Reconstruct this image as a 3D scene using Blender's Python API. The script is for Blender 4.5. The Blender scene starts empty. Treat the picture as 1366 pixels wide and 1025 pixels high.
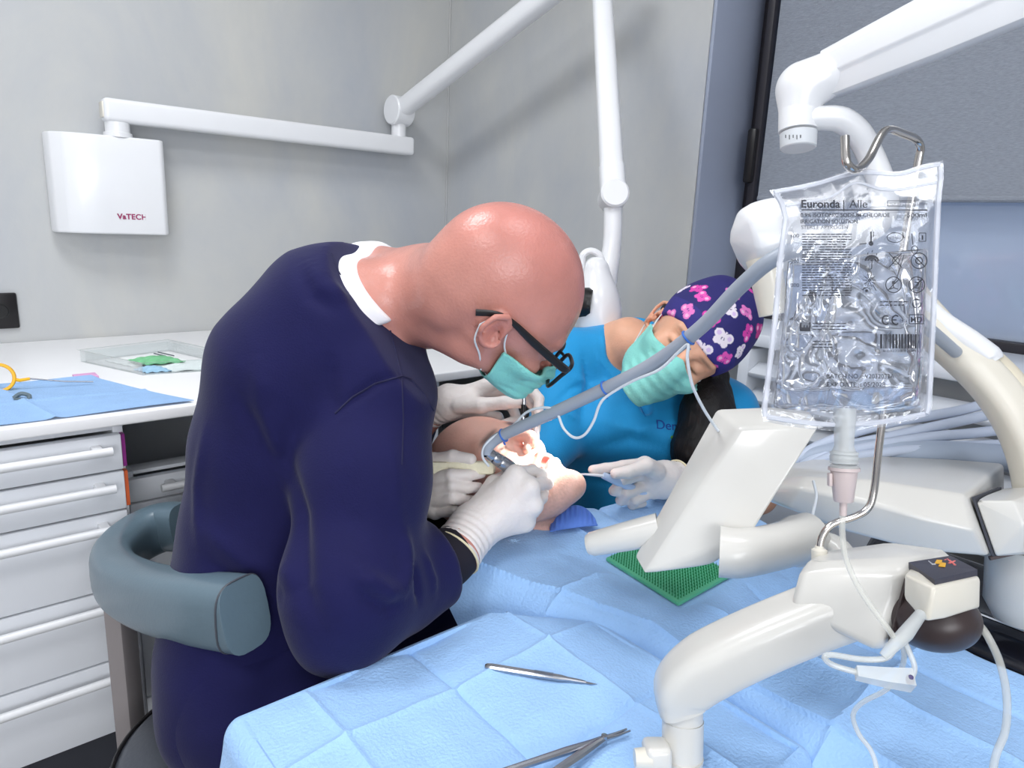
import bpy, bmesh, math, random
import numpy as np
from mathutils import Vector, Matrix, noise as mnoise

random.seed(7)
np.random.seed(7)
scene = bpy.context.scene
COL = scene.collection
R_ = math.radians

# ------------------------------------------------------------------ camera
F_PX, CX, CY, CAM_H = 930.0, 683.0, 512.5, 1.25
_p, _r, _y = R_(13.0), R_(2.5), R_(49.0)
FW = np.array([math.cos(_y) * math.cos(_p), math.sin(_y) * math.cos(_p), -math.sin(_p)])
_rt = np.array([math.sin(_y), -math.cos(_y), 0.0])
_up = np.cross(_rt, FW)
RT = math.cos(_r) * _rt + math.sin(_r) * _up
UP = -math.sin(_r) * _rt + math.cos(_r) * _up
cam_data = bpy.data.cameras.new('camera')
cam_data.sensor_width = 36.0
cam_data.lens = F_PX / 1366.0 * 36.0
cam_data.clip_start = 0.02
cam_data.shift_y = 0.0
cam = bpy.data.objects.new('camera', cam_data)
COL.objects.link(cam)
cam.matrix_world = Matrix(((RT[0], UP[0], -FW[0], 0.0), (RT[1], UP[1], -FW[1], 0.0),
                           (RT[2], UP[2], -FW[2], CAM_H), (0, 0, 0, 1)))
scene.camera = cam

# ------------------------------------------------------------------ view, world, ceiling lights
vs = scene.view_settings
vs.view_transform = 'Standard'
vs.look = 'None'
vs.gamma = 1.0
vs.use_curve_mapping = False
vs.exposure = 0.0
world = bpy.data.worlds.new('world')
scene.world = world
world.use_nodes = True
world.node_tree.nodes['Background'].inputs[0].default_value = (0.62, 0.74, 0.95, 1)
world.node_tree.nodes['Background'].inputs[1].default_value = 1.2


def area_light(name, loc, size_x, size_y, power, color=(1, 1, 1), target=None):
    d = bpy.data.lights.new(name, 'AREA')
    d.shape = 'RECTANGLE'
    d.size, d.size_y = size_x, size_y
    d.energy = power
    d.color = color
    o = bpy.data.objects.new(name, d)
    COL.objects.link(o)
    o.location = loc
    if target is not None:
        o.rotation_euler = (Vector(target) - Vector(loc)).to_track_quat('-Z', 'Y').to_euler()
    return o


area_light('ceiling_panel_light', (0.15, 1.25, 2.66), 0.6, 0.6, 20, (0.95, 0.97, 1.0))
area_light('ceiling_panel_light', (0.75, 0.1, 2.66), 0.6, 0.6, 7, (0.98, 0.98, 1.0))
area_light('ceiling_panel_light', (-0.9, 0.1, 2.66), 0.6, 0.6, 18, (0.97, 0.98, 1.0))
area_light('ceiling_panel_light', (-0.3, -1.4, 2.66), 1.2, 0.6, 8, (0.98, 0.98, 1.0))
area_light('added_drawer_fill_light', (-0.9, -2.25, 1.45), 1.9, 1.5, 72, (0.95, 0.97, 1.0), (-0.6, 1.5, 0.9))  # added fill that brightens the drawer fronts; no window stands there


# ------------------------------------------------------------------ helpers: points
def P(px, py, d):
    """world point at camera-axis distance d (metres) seen in that direction"""
    return np.array([0, 0, CAM_H]) + (RT * ((px - CX) / F_PX) + UP * ((CY - py) / F_PX) + FW) * d


def on_axis(px, py, ax, v):
    r = RT * ((px - CX) / F_PX) + UP * ((CY - py) / F_PX) + FW
    t = (v - (0, 0, CAM_H)[ax]) / r[ax]
    return np.array([0, 0, CAM_H]) + r * t


def cam_dir(x, y, z):
    v = RT * x + UP * y + FW * z
    return v / np.linalg.norm(v)


def V(p):
    return Vector((float(p[0]), float(p[1]), float(p[2])))


# ------------------------------------------------------------------ helpers: objects
WORLD_LOC = {}


def tag(o, label=None, cat=None, group=None, kind=None):
    if label:
        o['label'] = label
    if cat:
        o['category'] = cat
    if group:
        o['group'] = group
    if kind:
        o['kind'] = kind
    return o


def thing(name, label, cat, loc, group=None):
    o = bpy.data.objects.new(name, None)
    o.empty_display_size = 0.05
    COL.objects.link(o)
    o.location = V(loc)
    WORLD_LOC[o] = V(loc)
    return tag(o, label, cat, group)


def finish(name, me, m, parent=None, smooth=True, origin=None, autosmooth=None):
    """link a mesh given in world coordinates as one object"""
    off = WORLD_LOC[parent] if parent is not None else (V(origin) if origin is not None else Vector((0, 0, 0)))
    if off.length > 0:
        me.transform(Matrix.Translation(-off))
    o = bpy.data.objects.new(name, me)
    COL.objects.link(o)
    WORLD_LOC[o] = off
    if parent is not None:
        o.parent = parent
    elif origin is not None:
        o.location = off
    if m is not None:
        for mm in (m if isinstance(m, (list, tuple)) else [m]):
            me.materials.append(mm)
    if smooth:
        me.polygons.foreach_set('use_smooth', [True] * len(me.polygons))
        if autosmooth is not None:
            try:
                me.set_sharp_from_angle(angle=R_(autosmooth))
            except Exception:
                pass
    me.update()
    return o


class MB:
    """collects shapes into ONE mesh"""

    def __init__(self):
        self.bm = bmesh.new()

    def _merge(self, b2):
        me = bpy.data.meshes.new('tmp')
        b2.to_mesh(me)
        b2.free()
        self.bm.from_mesh(me)
        bpy.data.meshes.remove(me)

    def box(self, lo, hi, bevel=0.0, seg=2):
        b = bmesh.new()
        bmesh.ops.create_cube(b, size=1.0)
        lo, hi = Vector(lo), Vector(hi)
        for v in b.verts:
            v.co = Vector(((lo[i] + hi[i]) / 2 + v.co[i] * (hi[i] - lo[i]) for i in range(3)))
        if bevel > 0:
            bmesh.ops.bevel(b, geom=b.edges[:], offset=bevel, segments=seg, affect='EDGES', profile=0.5)
        self._merge(b)
        return self

    def obox(self, c, ax, ay, az, sx, sy, sz, bevel=0.0, seg=2):
        b = bmesh.new()
        bmesh.ops.create_cube(b, size=1.0)
        for v in b.verts:
            v.co = Vector((v.co.x * sx, v.co.y * sy, v.co.z * sz))
        if bevel > 0:
            bmesh.ops.bevel(b, geom=b.edges[:], offset=bevel, segments=seg, affect='EDGES', profile=0.5)
        ax, ay, az = V(ax).normalized(), V(ay).normalized(), V(az).normalized()
        M = Matrix(((ax.x, ay.x, az.x), (ax.y, ay.y, az.y), (ax.z, ay.z, az.z)))
        c = V(c)
        for v in b.verts:
            v.co = M @ v.co + c
        self._merge(b)
        return self

    def hull(self, pts, bevel=0.0, seg=3, angle=20):
        b = bmesh.new()
        for p in pts:
            b.verts.new(V(p))
        bmesh.ops.convex_hull(b, input=b.verts[:])
        bmesh.ops.dissolve_limit(b, angle_limit=R_(4), verts=b.verts[:], edges=b.edges[:])
        loose = [v for v in b.verts if not v.link_faces]
        bmesh.ops.delete(b, geom=loose, context='VERTS')
        bmesh.ops.recalc_face_normals(b, faces=b.faces[:])
        if bevel > 0:
            es = [e for e in b.edges if len(e.link_faces) == 2 and e.calc_face_angle(0) > R_(angle)]
            bmesh.ops.bevel(b, geom=es, offset=bevel, segments=seg, affect='EDGES', profile=0.5, clamp_overlap=True)
        self._merge(b)
        return self

    def tube(self, pts, r, n=12, caps=True, smooth_n=0, flat=None, closed=False):
        """swept tube; r number or list; flat=(width factor, direction) squashes the section"""
        pts = [np.array(p, float) for p in pts]
        rs = list(r) if isinstance(r, (list, tuple)) else [r] * len(pts)
        if smooth_n:
            pts, rs = spline(pts, rs, smooth_n, closed)
        b = bmesh.new()
        N = len(pts)
        tang = []
        for i in range(N):
            if closed:
                t = pts[(i + 1) % N] - pts[i - 1]
            else:
                t = pts[min(i + 1, N - 1)] - pts[max(i - 1, 0)]
            tang.append(t / (np.linalg.norm(t) + 1e-12))
        ref = np.array([0, 0, 1.0]) if abs(tang[0][2]) < 0.9 else np.array([1.0, 0, 0])
        if flat is not None:
            ref = np.array(flat[1], float)
        nrm = ref - tang[0] * (ref @ tang[0])
        nrm /= np.linalg.norm(nrm)
        rings = []
        for i in range(N):
            if flat is not None:
                nrm = ref - tang[i] * (ref @ tang[i])
            else:
                nrm = nrm - tang[i] * (nrm @ tang[i])
            nrm /= (np.linalg.norm(nrm) + 1e-12)
            bi = np.cross(tang[i], nrm)
            fx = flat[0] if flat is not None else 1.0
            ring = []
            for k in range(n):
                a = 2 * math.pi * k / n
                ca, sa = math.cos(a), math.sin(a)
                if flat is not None and len(flat) > 2:      # superellipse section
                    e = flat[2]
                    ca = math.copysign(abs(ca) ** e, ca)
                    sa = math.copysign(abs(sa) ** e, sa)
                ring.append(b.verts.new(V(pts[i] + rs[i] * (nrm * ca * fx + bi * sa))))
            rings.append(ring)
        M = N if closed else N - 1
        for i in range(M):
            A, B = rings[i], rings[(i + 1) % N]
            for k in range(n):
                b.faces.new((A[k], A[(k + 1) % n], B[(k + 1) % n], B[k]))
        if caps and not closed:
            b.faces.new(rings[0][::-1])
            b.faces.new(rings[-1])
        bmesh.ops.recalc_face_normals(b, faces=b.faces[:])
        self._merge(b)
        return self

    def lathe(self, base, axis, prof, n=24, caps=True):
        """profile [(t along axis, radius)]"""
        axis = np.array(axis, float)
        axis /= np.linalg.norm(axis)
        base = np.array(base, float)
        ref = np.array([0, 0, 1.0]) if abs(axis[2]) < 0.9 else np.array([1.0, 0, 0])
        u = np.cross(axis, ref)
        u /= np.linalg.norm(u)
        w = np.cross(axis, u)
        b = bmesh.new()
        rings = []
        for t, r in prof:
            c = base + axis * t
            rings.append([b.verts.new(V(c + max(r, 1e-5) * (u * math.cos(2 * math.pi * k / n) + w * math.sin(2 * math.pi * k / n))))
                          for k in range(n)])
        for A, B in zip(rings, rings[1:]):
            for k in range(n):
                b.faces.new((A[k], A[(k + 1) % n], B[(k + 1) % n], B[k]))
        if caps:
            b.faces.new(rings[0][::-1])
            b.faces.new(rings[-1])
        bmesh.ops.remove_doubles(b, verts=b.verts[:], dist=1e-6)
        bmesh.ops.recalc_face_normals(b, faces=b.faces[:])
        self._merge(b)
        return self

    def loft(self, sections, caps=True, bevel=0.0, seg=2):
        b = bmesh.new()
        rings = [[b.verts.new(V(p)) for p in s] for s in sections]
        n = len(rings[0])
        for A, B in zip(rings, rings[1:]):
            for k in range(n):
                b.faces.new((A[k], A[(k + 1) % n], B[(k + 1) % n], B[k]))
        if caps:
            b.faces.new(rings[0][::-1])
            b.faces.new(rings[-1])
        bmesh.ops.recalc_face_normals(b, faces=b.faces[:])
        if bevel > 0:
            es = [e for e in b.edges if len(e.link_faces) == 2 and e.calc_face_angle(0) > R_(22)]
            bmesh.ops.bevel(b, geom=es, offset=bevel, segments=seg, affect='EDGES', profile=0.5, clamp_overlap=True)
        self._merge(b)
        return self

    def prism(self, poly, direction, bevel=0.0, seg=2):
        d = np.array(direction, float)
        return self.loft([poly, [np.array(p) + d for p in poly]], True, bevel, seg)

    def sphere(self, c, r, scale=(1, 1, 1), n=24):
        b = bmesh.new()
        bmesh.ops.create_uvsphere(b, u_segments=n, v_segments=n // 2, radius=r)
        for v in b.verts:
            v.co = Vector((v.co.x * scale[0], v.co.y * scale[1], v.co.z * scale[2])) + V(c)
        self._merge(b)
        return self

    def grid(self, fn, nu, nv):
        """fn(i, j) -> point"""
        b = bmesh.new()
        g = [[b.verts.new(V(fn(i, j))) for j in range(nv + 1)] for i in range(nu + 1)]
        for i in range(nu):
            for j in range(nv):
                b.faces.new((g[i][j], g[i + 1][j], g[i + 1][j + 1], g[i][j + 1]))
        self._merge(b)
        return self

    def build(self, name, m, parent=None, smooth=True, origin=None, auto=35):
        me = bpy.data.meshes.new(name)
        self.bm.to_mesh(me)
        self.bm.free()
        return finish(name, me, m, parent, smooth, origin, auto)


def spline(pts, rs, k, closed=False):
    """Catmull-Rom through the points, k samples per span"""
    N = len(pts)
    out, ro = [], []
    spans = N if closed else N - 1
    for i in range(spans):
        if closed:
            a, b, c, d = pts[i - 1], pts[i], pts[(i + 1) % N], pts[(i + 2) % N]
            r0, r1 = rs[i], rs[(i + 1) % N]
        else:
            b, c = pts[i], pts[i + 1]
            a = pts[i - 1] if i > 0 else 2 * b - c
            d = pts[i + 2] if i + 2 < N else 2 * c - b
            r0, r1 = rs[i], rs[i + 1]
        for q in range(k):
            t = q / k
            out.append(0.5 * (2 * b + (c - a) * t + (2 * a - 5 * b + 4 * c - d) * t * t + (3 * b - a - 3 * c + d) * t ** 3))
            ro.append(r0 + (r1 - r0) * t)
    if not closed:
        out.append(pts[-1])
        ro.append(rs[-1])
    return out, ro


# ------------------------------------------------------------------ helpers: smooth solids from distance fields
def nrmz(v):
    v = np.array(v, float)
    return v / np.linalg.norm(v)


def smin(a, b, k):
    if k <= 0:
        return np.minimum(a, b)
    h = np.clip(0.5 + 0.5 * (b - a) / k, 0, 1)
    return b + (a - b) * h - k * h * (1 - h)


def smax(a, b, k):
    return -smin(-a, -b, k)


def d_cone(p, a, b, ra, rb):
    """round cone: capsule whose radius runs from ra to rb"""
    a = np.asarray(a, np.float32)
    b = np.asarray(b, np.float32)
    ab = b - a
    L2 = float(ab @ ab) + 1e-12
    t = np.clip(((p - a) @ ab) / L2, 0, 1)
    q = p - a - t[:, None] * ab
    return np.sqrt((q * q).sum(1)) - (ra + (rb - ra) * t)


def d_ell(p, c, r, axes=None):
    q = p - np.asarray(c, np.float32)
    if axes is not None:
        q = q @ np.asarray(axes, np.float32).T
    r = np.asarray(r, np.float32)
    k0 = np.sqrt(((q / r) ** 2).sum(1))
    k1 = np.sqrt(((q / (r * r)) ** 2).sum(1)) + 1e-9
    return k0 * (k0 - 1) / k1


def chain(p, pts, k=0.0):
    """pts [(point, radius)...] joined as one tapering limb"""
    d = None
    for (a, ra), (b, rb) in zip(pts, pts[1:]):
        e = d_cone(p, a, b, ra, rb)
        d = e if d is None else smin(d, e, k)
    return d


def wob(p, f, seed=0.0):
    """cheap smooth noise of frequency f, about -1..1"""
    x, y, z = p[:, 0] * f + seed, p[:, 1] * f + seed * 1.7, p[:, 2] * f - seed * 0.6
    return (np.sin(x + 1.3 * np.sin(0.83 * y + 0.5 * z)) + np.sin(1.13 * y + 1.1 * np.sin(0.77 * z - 0.6 * x) + 1.9)
            + np.sin(0.91 * z + 1.2 * np.sin(0.71 * x + 0.4 * y) + 4.1)) / 3.0


def solid(fn, lo, hi, h):
    """surface of fn < 0 inside the box as (verts, quads): naive surface nets on a sparse grid"""
    B = 8
    lo = np.asarray(lo, float)
    hi = np.asarray(hi, float)
    nb = np.ceil((hi - lo) / (h * B)).astype(int)
    n = nb * B
    cx = [lo[i] + (np.arange(nb[i]) + 0.5) * B * h - 0.5 * h for i in range(3)]
    C = np.stack(np.meshgrid(*cx, indexing='ij'), -1).reshape(-1, 3).astype(np.float32)
    dc = fn(C)
    keep = np.abs(dc) < B * h * 1.25
    D = np.repeat(np.repeat(np.repeat(dc.reshape(nb), B, 0), B, 1), B, 2).astype(np.float32)
    D4 = D.reshape(nb[0], B, nb[1], B, nb[2], B)
    loc = (np.stack(np.meshgrid(*([np.arange(B)] * 3), indexing='ij'), -1).reshape(-1, 3) * h).astype(np.float32)
    idx = np.argwhere(keep.reshape(nb))
    for s in range(0, len(idx), 1500):
        ii = idx[s:s + 1500]
        base = (lo + ii * B * h).astype(np.float32)
        pts = (base[:, None, :] + loc[None]).reshape(-1, 3)
        vals = fn(pts).reshape(-1, B, B, B)
        for q, (a, b_, c) in enumerate(ii):
            D4[a, :, b_, :, c, :] = vals[q]
    S = D < 0
    nx, ny, nz = n
    acc = np.zeros((nx - 1, ny - 1, nz - 1, 3), np.float32)
    cnt = np.zeros((nx - 1, ny - 1, nz - 1), np.float32)
    mixed = None
    corners = [(i, j, k) for i in (0, 1) for j in (0, 1) for k in (0, 1)]
    sl = lambda o, A: A[o[0]:nx - 1 + o[0], o[1]:ny - 1 + o[1], o[2]:nz - 1 + o[2]]
    tot = sum(sl(o, S).astype(np.int8) for o in corners)
    cell = (tot > 0) & (tot < 8)
    ci = np.argwhere(cell)
    acc = np.zeros((len(ci), 3), np.float32)
    cnt = np.zeros(len(ci), np.float32)
    g = lambda o: D[ci[:, 0] + o[0], ci[:, 1] + o[1], ci[:, 2] + o[2]]
    for o in corners:
        for ax in range(3):
            if o[ax] == 0:
                o2 = list(o)
                o2[ax] = 1
                a, b_ = g(o), g(o2)
                m = (a < 0) != (b_ < 0)
                t = np.where(m, a / np.where(np.abs(a - b_) < 1e-12, 1, a - b_), 0)
                for x in range(3):
                    acc[:, x] += np.where(m, o[x] + (t if x == ax else 0), 0)
                cnt += m
    verts = lo + (ci + acc / np.maximum(cnt, 1)[:, None]) * h
    vid = -np.ones(cell.shape, np.int64)
    vid[cell] = np.arange(len(ci))
    quads = []
    for ax in range(3):
        u, w = (ax + 1) % 3, (ax + 2) % 3
        A = [slice(1, -1)] * 3
        A[ax] = slice(0, -1)
        Bs = [slice(1, -1)] * 3
        Bs[ax] = slice(1, None)
        s0, s1 = S[tuple(A)], S[tuple(Bs)]
        e = np.argwhere(s0 != s1)
        off = np.array([1, 1, 1])
        off[ax] = 0
        e = e + off
        flip = s1[tuple((e - off).T)]
        def at(du, dw):
            q = e.copy()
            q[:, u] += du
            q[:, w] += dw
            return vid[q[:, 0], q[:, 1], q[:, 2]]
        q = np.stack([at(-1, -1), at(0, -1), at(0, 0), at(-1, 0)], 1)
        q[flip] = q[flip][:, ::-1]
        quads.append(q)
    quads = np.concatenate(quads)
    quads = quads[(quads >= 0).all(1)]
    return verts, quads


def solid_obj(name, fn, lo, hi, h, m, parent=None, origin=None, relax=2):
    v, q = solid(fn, lo, hi, h)
    for _ in range(relax):                       # Laplacian relax keeps the skin even
        s = np.zeros_like(v)
        c = np.zeros(len(v))
        for k in range(4):
            a, b_ = q[:, k], q[:, (k + 1) % 4]
            np.add.at(s, a, v[b_])
            np.add.at(s, b_, v[a])
            np.add.at(c, a, 1)
            np.add.at(c, b_, 1)
        v = 0.5 * v + 0.5 * s / np.maximum(c, 1)[:, None]
    me = bpy.data.meshes.new(name)
    me.vertices.add(len(v))
    me.vertices.foreach_set('co', v.astype(np.float32).ravel())
    me.loops.add(len(q) * 4)
    me.loops.foreach_set('vertex_index', q.astype(np.int32).ravel())
    me.polygons.add(len(q))
    me.polygons.foreach_set('loop_start', np.arange(0, len(q) * 4, 4, dtype=np.int32))
    me.update(calc_edges=True)
    me.validate()
    o = finish(name, me, m, parent, True, origin)
    return o, v


def color_attr(o, cols, name='pattern'):
    a = o.data.color_attributes.new(name, 'FLOAT_COLOR', 'POINT')
    c = np.ones((len(o.data.vertices), 4), np.float32)
    c[:, :3] = cols
    a.data.foreach_set('color', c.ravel())
    return a


# ------------------------------------------------------------------ materials
def lin(r, g, b):
    f = lambda c: (c / 255 / 12.92) if c / 255 <= 0.04045 else ((c / 255 + 0.055) / 1.055) ** 2.4
    return (f(r), f(g), f(b))


def mat(name, rgb, rough=0.5, metal=0.0, var=0.04, vscale=12.0, bump=0.0, bscale=60.0, spec=0.5, coat=0.0, sss=0.0,
        trans=0.0, ior=1.45, alpha=1.0, attr=None, sheen=0.0, stretch=None, rvar=0.0, emit=None):
    """procedural surface: colour with a little noise, optional bump"""
    m = bpy.data.materials.new(name)
    m.use_nodes = True
    nt = m.node_tree
    N, L = nt.nodes, nt.links
    bs = N['Principled BSDF']
    c = lin(*rgb)
    bs.inputs['Roughness'].default_value = rough
    bs.inputs['Metallic'].default_value = metal
    bs.inputs['Specular IOR Level'].default_value = spec
    bs.inputs['Coat Weight'].default_value = coat
    bs.inputs['Coat Roughness'].default_value = 0.08
    bs.inputs['Transmission Weight'].default_value = trans
    bs.inputs['IOR'].default_value = ior
    bs.inputs['Alpha'].default_value = alpha
    bs.inputs['Sheen Weight'].default_value = sheen
    if sss > 0:
        bs.inputs['Subsurface Weight'].default_value = sss
        bs.inputs['Subsurface Radius'].default_value = (0.012, 0.005, 0.003)
        bs.inputs['Subsurface Scale'].default_value = 0.6
    tc = N.new('ShaderNodeTexCoord')
    src = tc.outputs['Object']
    if stretch is not None:
        mp = N.new('ShaderNodeMapping')
        mp.inputs['Scale'].default_value = stretch
        L.new(src, mp.inputs['Vector'])
        src = mp.outputs['Vector']
    nz = N.new('ShaderNodeTexNoise')
    nz.inputs['Scale'].default_value = vscale
    nz.inputs['Detail'].default_value = 5.0
    L.new(src, nz.inputs['Vector'])
    mix = N.new('ShaderNodeMix')
    mix.data_type = 'RGBA'
    lo = tuple(x * (1 - var * 2) for x in c)
    hi = tuple(min(1, x * (1 + var * 2)) for x in c)
    mix.inputs[6].default_value = (*lo, 1)
    mix.inputs[7].default_value = (*hi, 1)
    L.new(nz.outputs['Fac'], mix.inputs[0])
    out = mix.outputs[2]
    if attr:
        at = N.new('ShaderNodeAttribute')
        at.attribute_name = attr
        mu = N.new('ShaderNodeMix')
        mu.data_type = 'RGBA'
        mu.blend_type = 'MULTIPLY'
        mu.inputs[0].default_value = 1.0
        L.new(out, mu.inputs[6])
        L.new(at.outputs['Color'], mu.inputs[7])
        out = mu.outputs[2]
    L.new(out, bs.inputs['Base Color'])
    if bump > 0:
        n2 = N.new('ShaderNodeTexNoise')
        n2.inputs['Scale'].default_value = bscale
        n2.inputs['Detail'].default_value = 4.0
        L.new(src, n2.inputs['Vector'])
        bp = N.new('ShaderNodeBump')
        bp.inputs['Strength'].default_value = bump
        bp.inputs['Distance'].default_value = 0.01
        L.new(n2.outputs['Fac'], bp.inputs['Height'])
        L.new(bp.outputs['Normal'], bs.inputs['Normal'])
    if rvar > 0:
        mr = N.new('ShaderNodeMapRange')
        mr.inputs['To Min'].default_value = max(0, rough - rvar)
        mr.inputs['To Max'].default_value = min(1, rough + rvar)
        L.new(nz.outputs['Fac'], mr.inputs['Value'])
        L.new(mr.outputs['Result'], bs.inputs['Roughness'])
    if emit:
        bs.inputs['Emission Color'].default_value = (*emit[0], 1)
        bs.inputs['Emission Strength'].default_value = emit[1]
    return m
# ------------------------------------------------------------------ materials used in the room
M = {}
M['white'] = mat('white_plastic', (229, 230, 232), 0.28, var=0.01, coat=0.25)
M['unit'] = mat('warm_white_unit_plastic', (212, 210, 204), 0.28, var=0.012, coat=0.3)
M['cream'] = mat('cream_plastic', (218, 213, 200), 0.3, var=0.015, coat=0.3)
M['lacquer'] = mat('white_lacquer', (232, 235, 240), 0.38, var=0.012)
M['counter'] = mat('white_worktop', (244, 244, 245), 0.35, var=0.01)
M['chrome'] = mat('brushed_steel', (205, 200, 195), 0.16, metal=1.0, var=0.03)
M['steel'] = mat('surgical_steel', (170, 172, 178), 0.25, metal=1.0, var=0.05)
M['black'] = mat('black_plastic', (22, 20, 22), 0.35, var=0.03)
M['gap'] = mat('dark_gap', (60, 62, 70), 0.7)
M['silver'] = mat('pale_silver', (200, 202, 208), 0.35, metal=0.4)


def plaster(name):
    m = mat(name, (190, 191, 191), 0.6, var=0.03, vscale=1.6, bump=0.06, bscale=30, spec=0.35)
    nt = m.node_tree
    N, L = nt.nodes, nt.links
    bs = N['Principled BSDF']
    base = bs.inputs['Base Color'].links[0].from_socket
    tc = N.new('ShaderNodeTexCoord')
    mp = N.new('ShaderNodeMapping')
    mp.inputs['Scale'].default_value = (2.2, 2.2, 1.1)
    mp.inputs['Rotation'].default_value = (0.3, 0.5, 0.2)
    L.new(tc.outputs['Object'], mp.inputs['Vector'])
    n = N.new('ShaderNodeTexNoise')
    n.inputs['Scale'].default_value = 1.3
    n.inputs['Detail'].default_value = 7
    n.inputs['Roughness'].default_value = 0.6
    n.inputs['Distortion'].default_value = 0.4
    L.new(mp.outputs['Vector'], n.inputs['Vector'])
    cr = N.new('ShaderNodeValToRGB')
    cr.color_ramp.elements[0].position = 0.28
    cr.color_ramp.elements[0].color = (0.83, 0.86, 0.92, 1)
    cr.color_ramp.elements[1].position = 0.72
    cr.color_ramp.elements[1].color = (1.08, 1.06, 0.995, 1)
    L.new(n.outputs['Fac'], cr.inputs['Fac'])
    mu = N.new('ShaderNodeMix')
    mu.data_type = 'RGBA'
    mu.blend_type = 'MULTIPLY'
    mu.inputs[0].default_value = 1
    L.new(base, mu.inputs[6])
    L.new(cr.outputs['Color'], mu.inputs[7])
    L.new(mu.outputs[2], bs.inputs['Base Color'])
    return m


M['plaster'] = plaster('mottled_grey_plaster')
M['plain'] = mat('plain_white_wall', (215, 216, 218), 0.8, var=0.01)
M['floor'] = mat('grey_vinyl_floor', (120, 118, 118), 0.4, var=0.06, vscale=4)
M['ceil'] = mat('white_ceiling', (228, 228, 228), 0.9, var=0.01)
M['reveal'] = mat('blue_grey_reveal_paint', (150, 158, 176), 0.5, var=0.04, vscale=3)
M['blind'] = mat('grey_woven_blind', (140, 146, 156), 0.85, var=0.16, vscale=90, stretch=(1, 1, 6), bump=0.2, bscale=200)
M['dark_frame'] = mat('dark_window_frame', (42, 40, 46), 0.45)
M['pvc'] = mat('white_window_frame', (226, 230, 236), 0.3, var=0.01)

# ------------------------------------------------------------------ room shell.  X runs along the cabinet wall, Y towards it
XW, YW, ZC = 1.656, 2.35, 2.7
X0, Y0 = -2.0, -2.3
WIN_Y1, WIN_Y0, WIN_Z0, WIN_Z1 = 1.18, -0.9, 1.0, 2.35
REV = 0.22


def struct(name, mb, m, **k):
    o = mb.build(name, m, **k)
    o['kind'] = 'structure'
    return o


struct('floor', MB().box((X0 - .1, Y0 - .1, -0.05), (XW + .35, YW + .1, 0.0)), M['floor'])
struct('ceiling', MB().box((X0 - .1, Y0 - .1, ZC), (XW + .35, YW + .1, ZC + 0.05)), M['ceil'])
struct('wall_left', MB().box((X0 - .1, YW, 0), (XW + .35, YW + 0.1, ZC)), M['plaster'])
wb = MB()
wb.box((XW, WIN_Y1, 0), (XW + .35, YW, ZC))
wb.box((XW, Y0, 0), (XW + .35, WIN_Y1, WIN_Z0 - 0.02))
wb.box((XW, Y0, WIN_Z1), (XW + .35, WIN_Y1, ZC))
wb.box((XW, Y0, WIN_Z0 - 0.02), (XW + .35, WIN_Y0, WIN_Z1))
struct('wall_back', wb, M['plaster'])
struct('wall_right', MB().box((X0 - .1, Y0 - .1, 0), (XW + .35, Y0, ZC)), M['plain'])
struct('wall_front', MB().box((X0 - .1, Y0, 0), (X0, YW, ZC)), M['plain'])
# narrow trowel bead down the room corner
struct('trim_1', MB().box((XW - 0.006, YW - 0.006, 0.9), (XW, YW, ZC), 0.002), M['plaster'])
# the recess lining beside the window
struct('trim_2', MB().box((XW + 0.001, WIN_Y1 - 0.012, WIN_Z0), (XW + 0.33, WIN_Y1, WIN_Z1), 0.004), M['reveal'])
# window: dark frame, sheet of pale glass behind the roller blind
win = MB()
fx0, fx1 = XW + REV, XW + REV + 0.06
win.box((fx0, WIN_Y1 - 0.075, WIN_Z0), (fx1, WIN_Y1 - 0.012, WIN_Z1), 0.004)
win.box((fx0, WIN_Y0, WIN_Z0), (fx1, WIN_Y0 + 0.06, WIN_Z1), 0.004)
win.box((fx0, WIN_Y0, WIN_Z1 - 0.06), (fx1, WIN_Y1 - 0.012, WIN_Z1), 0.004)
win.box((fx0, WIN_Y0, WIN_Z0), (fx1, WIN_Y1 - 0.012, WIN_Z0 + 0.035), 0.004)
w1 = struct('window_1', win, M['dark_frame'])
gl = bpy.data.materials.new('pale_frosted_glass')
gl.use_nodes = True
_N, _L = gl.node_tree.nodes, gl.node_tree.links
_N.remove(_N['Principled BSDF'])
_g = _N.new('ShaderNodeBsdfGlossy'); _g.inputs['Roughness'].default_value = 0.06
_g.inputs['Color'].default_value = (0.8, 0.85, 0.9, 1)
_t = _N.new('ShaderNodeBsdfTranslucent'); _t.inputs['Color'].default_value = (0.7, 0.76, 0.86, 1)
_d = _N.new('ShaderNodeBsdfDiffuse'); _d.inputs['Color'].default_value = (0.50, 0.56, 0.66, 1)
_nz = _N.new('ShaderNodeTexNoise'); _nz.inputs['Scale'].default_value = 3.0
_ma = _N.new('ShaderNodeMixShader'); _ma.inputs[0].default_value = 0.45
_mb = _N.new('ShaderNodeMixShader')
_mr = _N.new('ShaderNodeMapRange'); _mr.inputs['To Min'].default_value = 0.08; _mr.inputs['To Max'].default_value = 0.14
_L.new(_nz.outputs['Fac'], _mr.inputs['Value'])
_L.new(_d.outputs[0], _ma.inputs[1]); _L.new(_t.outputs[0], _ma.inputs[2])
_L.new(_ma.outputs[0], _mb.inputs[1]); _L.new(_g.outputs[0], _mb.inputs[2])
_L.new(_mr.outputs['Result'], _mb.inputs[0])
_L.new(_mb.outputs[0], _N['Material Output'].inputs[0])
MB().box((fx0 + 0.025, WIN_Y0 + 0.06, WIN_Z0 + 0.035), (fx0 + 0.033, WIN_Y1 - 0.075, WIN_Z1 - 0.06)).build('pane', gl, w1)

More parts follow.
